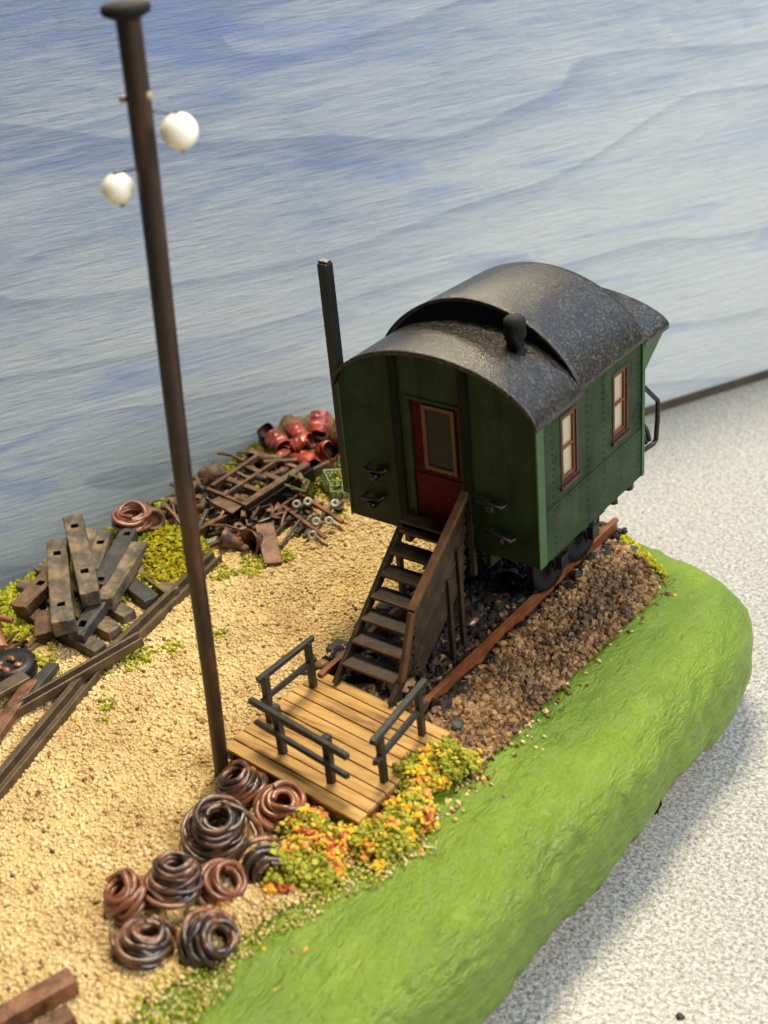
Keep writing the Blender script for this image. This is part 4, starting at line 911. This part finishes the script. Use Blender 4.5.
# wheelset frame
wf = thing('wheelset_frame', 'thin brown bar frame with white metal wheels lying on the sand by the wagon', 'frame', (-3.9, 1.6, .0))
def wbar(nm, a, b, w_=.075, m_='rust'): part(nm, MB().bar(a, b, w_, .06, jit=.008), m_, wf, .008)
wbar('bar', (-4.60, 2.08, .20), (-3.30, 1.68, .18)); wbar('bar', (-4.52, 1.58, .20), (-3.25, 1.16, .16))
wbar('cross_bar', (-3.90, 2.45, .16), (-3.62, 1.02, .14), .06, 'old_rail'); wbar('cross_bar', (-4.35, 2.1, .16), (-4.12, .62, .10), .06, 'old_rail')
part('axle', MB().tube([(-3.86, .68, .08), (-4.0, 1.45, .2)], .03, 8), 'old_rail', wf)
for (a, b) in ((-4.32, 1.70), (-4.20, 1.86), (-3.64, 1.40), (-3.46, 1.52), (-3.74, 2.04), (-3.42, 1.02)):
    m = Matrix.Translation((a, b, .24)) @ Matrix.Rotation(rnd.uniform(.5, 1.0), 4, 'X') @ Matrix.Rotation(.5, 4, 'Y')
    part('wheel', MB().lathe([(.03, -.02), (.075, -.02), (.08, .0), (.075, .02), (.03, .02), (.03, -.02)], 18, m), 'white_metal', wf)
# barrels
def barrel(c, d, L, R, m_, label):
    CR = .5 if ('battered' in label or 'dented' in label or 'wet' in label or 'split' in label or 'crushed' in label) else .18
    d = Vector(d).normalized(); m = d.to_track_quat('Z', 'Y').to_matrix().to_4x4(); m.translation = Vector(c)
    t = bpy.data.objects.new('barrel', None); C.objects.link(t); t.matrix_world = m; tag(t, label, 'barrel', 'barrels dumped at the end of the scrap heap')
    h = L/2
    prof = [(R*.90, -h), (R, -h), (R*1.03, -h+.02), (R, -h+.04), (R*1.0, -h*.38), (R*1.05, -h*.33), (R*1.0, -h*.28), (R, h*.28), (R*1.05, h*.33), (R, h*.38), (R, h-.04), (R*1.03, h-.02), (R*.97, h), (R*.9, h)]
    sh = MB().lathe(prof, 24); off = Vector(c)*7
    sh.v = [tuple(Vector(v)*(1+CR*mnoise.noise(Vector(v)*6+off))+Vector((0, 0, .02*mnoise.noise(Vector(v)*9+off)))) for v in sh.v]
    sh.build('shell', m_, t)
    MB().lathe([(R*.9, h), (R*.88, h*.2), (0, h*.15)], 20).lathe([(0, -h+.01), (R*.92, -h+.01)], 20).build('inside', 'barrel_in', t)
rd = 'barrel_red'
barrel((-5.80, 3.02, .46), (.80, -.28, -.12), .44, .18, rd, 'red barrel lying with its open dark end facing right, left of the heap top')
barrel((-5.42, 3.76, .62), (.35, -.75, -.75), .42, .17, rd, 'topmost red barrel standing tilted at the back of the heap')
barrel((-5.72, 3.50, .44), (.75, -.3, -.2), .42, .165, rd, 'red barrel half hidden between the topmost barrel and the left one')
barrel((-5.36, 3.14, .46), (.8, -.2, .45), .36, .16, rd, 'battered red barrel in the middle of the heap below the topmost barrel')
barrel((-5.40, 2.66, .38), (.5, -.8, .1), .34, .15, rd, 'short split red barrel beside the scrap underframe')
barrel((-4.98, 2.80, .38), (.85, -.25, -.1), .44, .17, rd, 'shiny wet looking red barrel lowest in the heap above the crates')
barrel((-4.80, 3.24, .42), (.7, -.35, .5), .40, .165, rd, 'dented red barrel closest to the wagon corner')
barrel((-5.15, 2.95, .62), (.7, .5, .3), .34, .15, rd, 'crushed red barrel on top between the battered and the dented ones')
barrel((-5.62, 3.05, .30), (.2, -.9, .3), .36, .16, rd, 'crushed red barrel wedged under the left barrel with the dark end')
barrel((-6.22, 3.20, .42), (.2, -.4, .9), .34, .17, 'black', 'black barrel standing behind the left red barrel')
barrel((-6.02, 2.55, .26), (.3, -.8, .3), .36, .19, 'rust_brown', 'dark brown barrel at the left end of the heap beside the underframe')
barrel((-4.92, 4.05, .30), (.8, -.5, .1), .34, .14, 'rock', 'orange brown barrel beside the wagon corner behind the dented one')
for (a, b, c_, r, lb) in ((-6.05, 3.75, .30, .38, 'large brown rock at the back of the barrel heap on the left'), (-5.75, 4.15, .28, .34, 'brown rock directly behind the topmost barrel'), (-5.20, 4.30, .25, .33, 'tan rock right of the topmost barrel'), (-4.75, 3.75, .12, .26, 'small tan rock beside the orange brown barrel'), (-5.55, 2.9, .02, .26, 'brown rock under the battered barrels'), (-5.28, 3.5, .08, .26, 'brown rock in the centre of the barrel heap')):
    junk('rock', MB().blob((a, b, c_), (r, r, r*.75), ICO3, .22, 1.6), 'rock', lb, 'rock')
def crate(c, rot, w_, l_, h_, m_, label, n=5):
    t = thing('crate', label, 'crate', c, rot, 'green lattice crates by the wagon corner')
    mb = MB(); b = .026
    for z in (0, h_/2, h_):
        for s_ in (-1, 1):
            mb.bar((-w_/2, s_*l_/2, z), (w_/2, s_*l_/2, z), b, b); mb.bar((s_*w_/2, -l_/2, z), (s_*w_/2, l_/2, z), b, b)
    for s_ in (-1, 1):
        for k in range(n+1):
            mb.bar((-w_/2+w_*k/n, s_*l_/2, 0), (-w_/2+w_*k/n, s_*l_/2, h_), b, b*.8, up=(0, 1, 0)); mb.bar((s_*w_/2, -l_/2+l_*k/n, 0), (s_*w_/2, -l_/2+l_*k/n, h_), b, b*.8, up=(0, 1, 0))
    mb.build('sides', m_, t)
    mb = MB()
    for k in range(1, n+1): mb.bar((-w_/2+w_*k/(n+1), -l_/2, 0), (-w_/2+w_*k/(n+1), l_/2, 0), b, b*.7); mb.bar((-w_/2, -l_/2+l_*k/(n+1), .003), (w_/2, -l_/2+l_*k/(n+1), .003), b, b*.7)
    mb.build('base', m_, t)
crate((-4.66, 2.26, .22), (.8, .2, .2), .42, .20, .32, 'crate_green', 'olive lattice crate tilted against the lowest red barrel')
crate((-4.02, 2.62, .10), (.75, .1, .75), .50, .20, .34, 'crate_green', 'bright green lattice crate lying open at the wagon corner')
crate((-4.32, 2.72, .14), (.5, .3, 1.2), .40, .36, .16, 'crate_green', 'yellowish green crate sunk in the tuft between the other crates')
crate((-4.45, 3.45, .16), (.5, .1, .2), .40, .36, .16, 'crate_green', 'rearmost green crate half behind the wagon corner')
# stones beside track
for (a, b, r, m_, lb) in ((-1.0, -1.35, .13, 'sleeper_dark', 'dark stone beside the left rail behind the steps'), (-1.12, -1.62, .11, 'ballast_grain', 'brown stone at the rear left corner of the platform'), (.15, .3, .2, 'coil_black', 'glossy dark stone between the rails just under the wagon'), (.35, -.35, .17, 'coil_black', 'glossy dark stone between the rails right of the steps'), (1.32, -1.80, .12, 'sleeper_dark', 'flat dark stone right of the near rail end')):
    junk('stone', MB().blob((a, b, .16), (r, r, r*.6), ICO2, .2), m_, lb, 'stone')
t = MB().blob((0, 0, 0), (.10, .13, .24), ICO3, .35, 2).build('chipped_patch', 'rock', loc=(3.40, -.02, -1.34)); tag(t, 'bare tan chip with a dark crack in the right flank of the green bank', 'chip')
MB().blob((.05, -.10, -.12), (.07, .05, .26), ICO3, .35, 2).build('crack', 'soot', t)
# crumbs on the table
for (a, b, r, m_, lb) in ((2.85, 11.2, .11, 'turf', 'lime green crumb on the speckled tabletop near the board'), (3.9, 7.6, .09, 'rock', 'orange brown flake on the speckled tabletop right of the wagon'), (2.75, 6.15, .07, 'foam', 'tiny grey pebble on the tabletop just beyond the bank'), (5.1, -2.75, .06, 'sleeper_dark', 'tiny dark pebble on the tabletop at the bottom right')):
    o = MB().blob((0, 0, .02), (r, r*.8, .03), ICO2, .3).build('crumb', m_, loc=(a, b, TZ)); tag(o, lb, 'crumb')
for o in C.objects:
    if 'wo' in o: del o['wo']
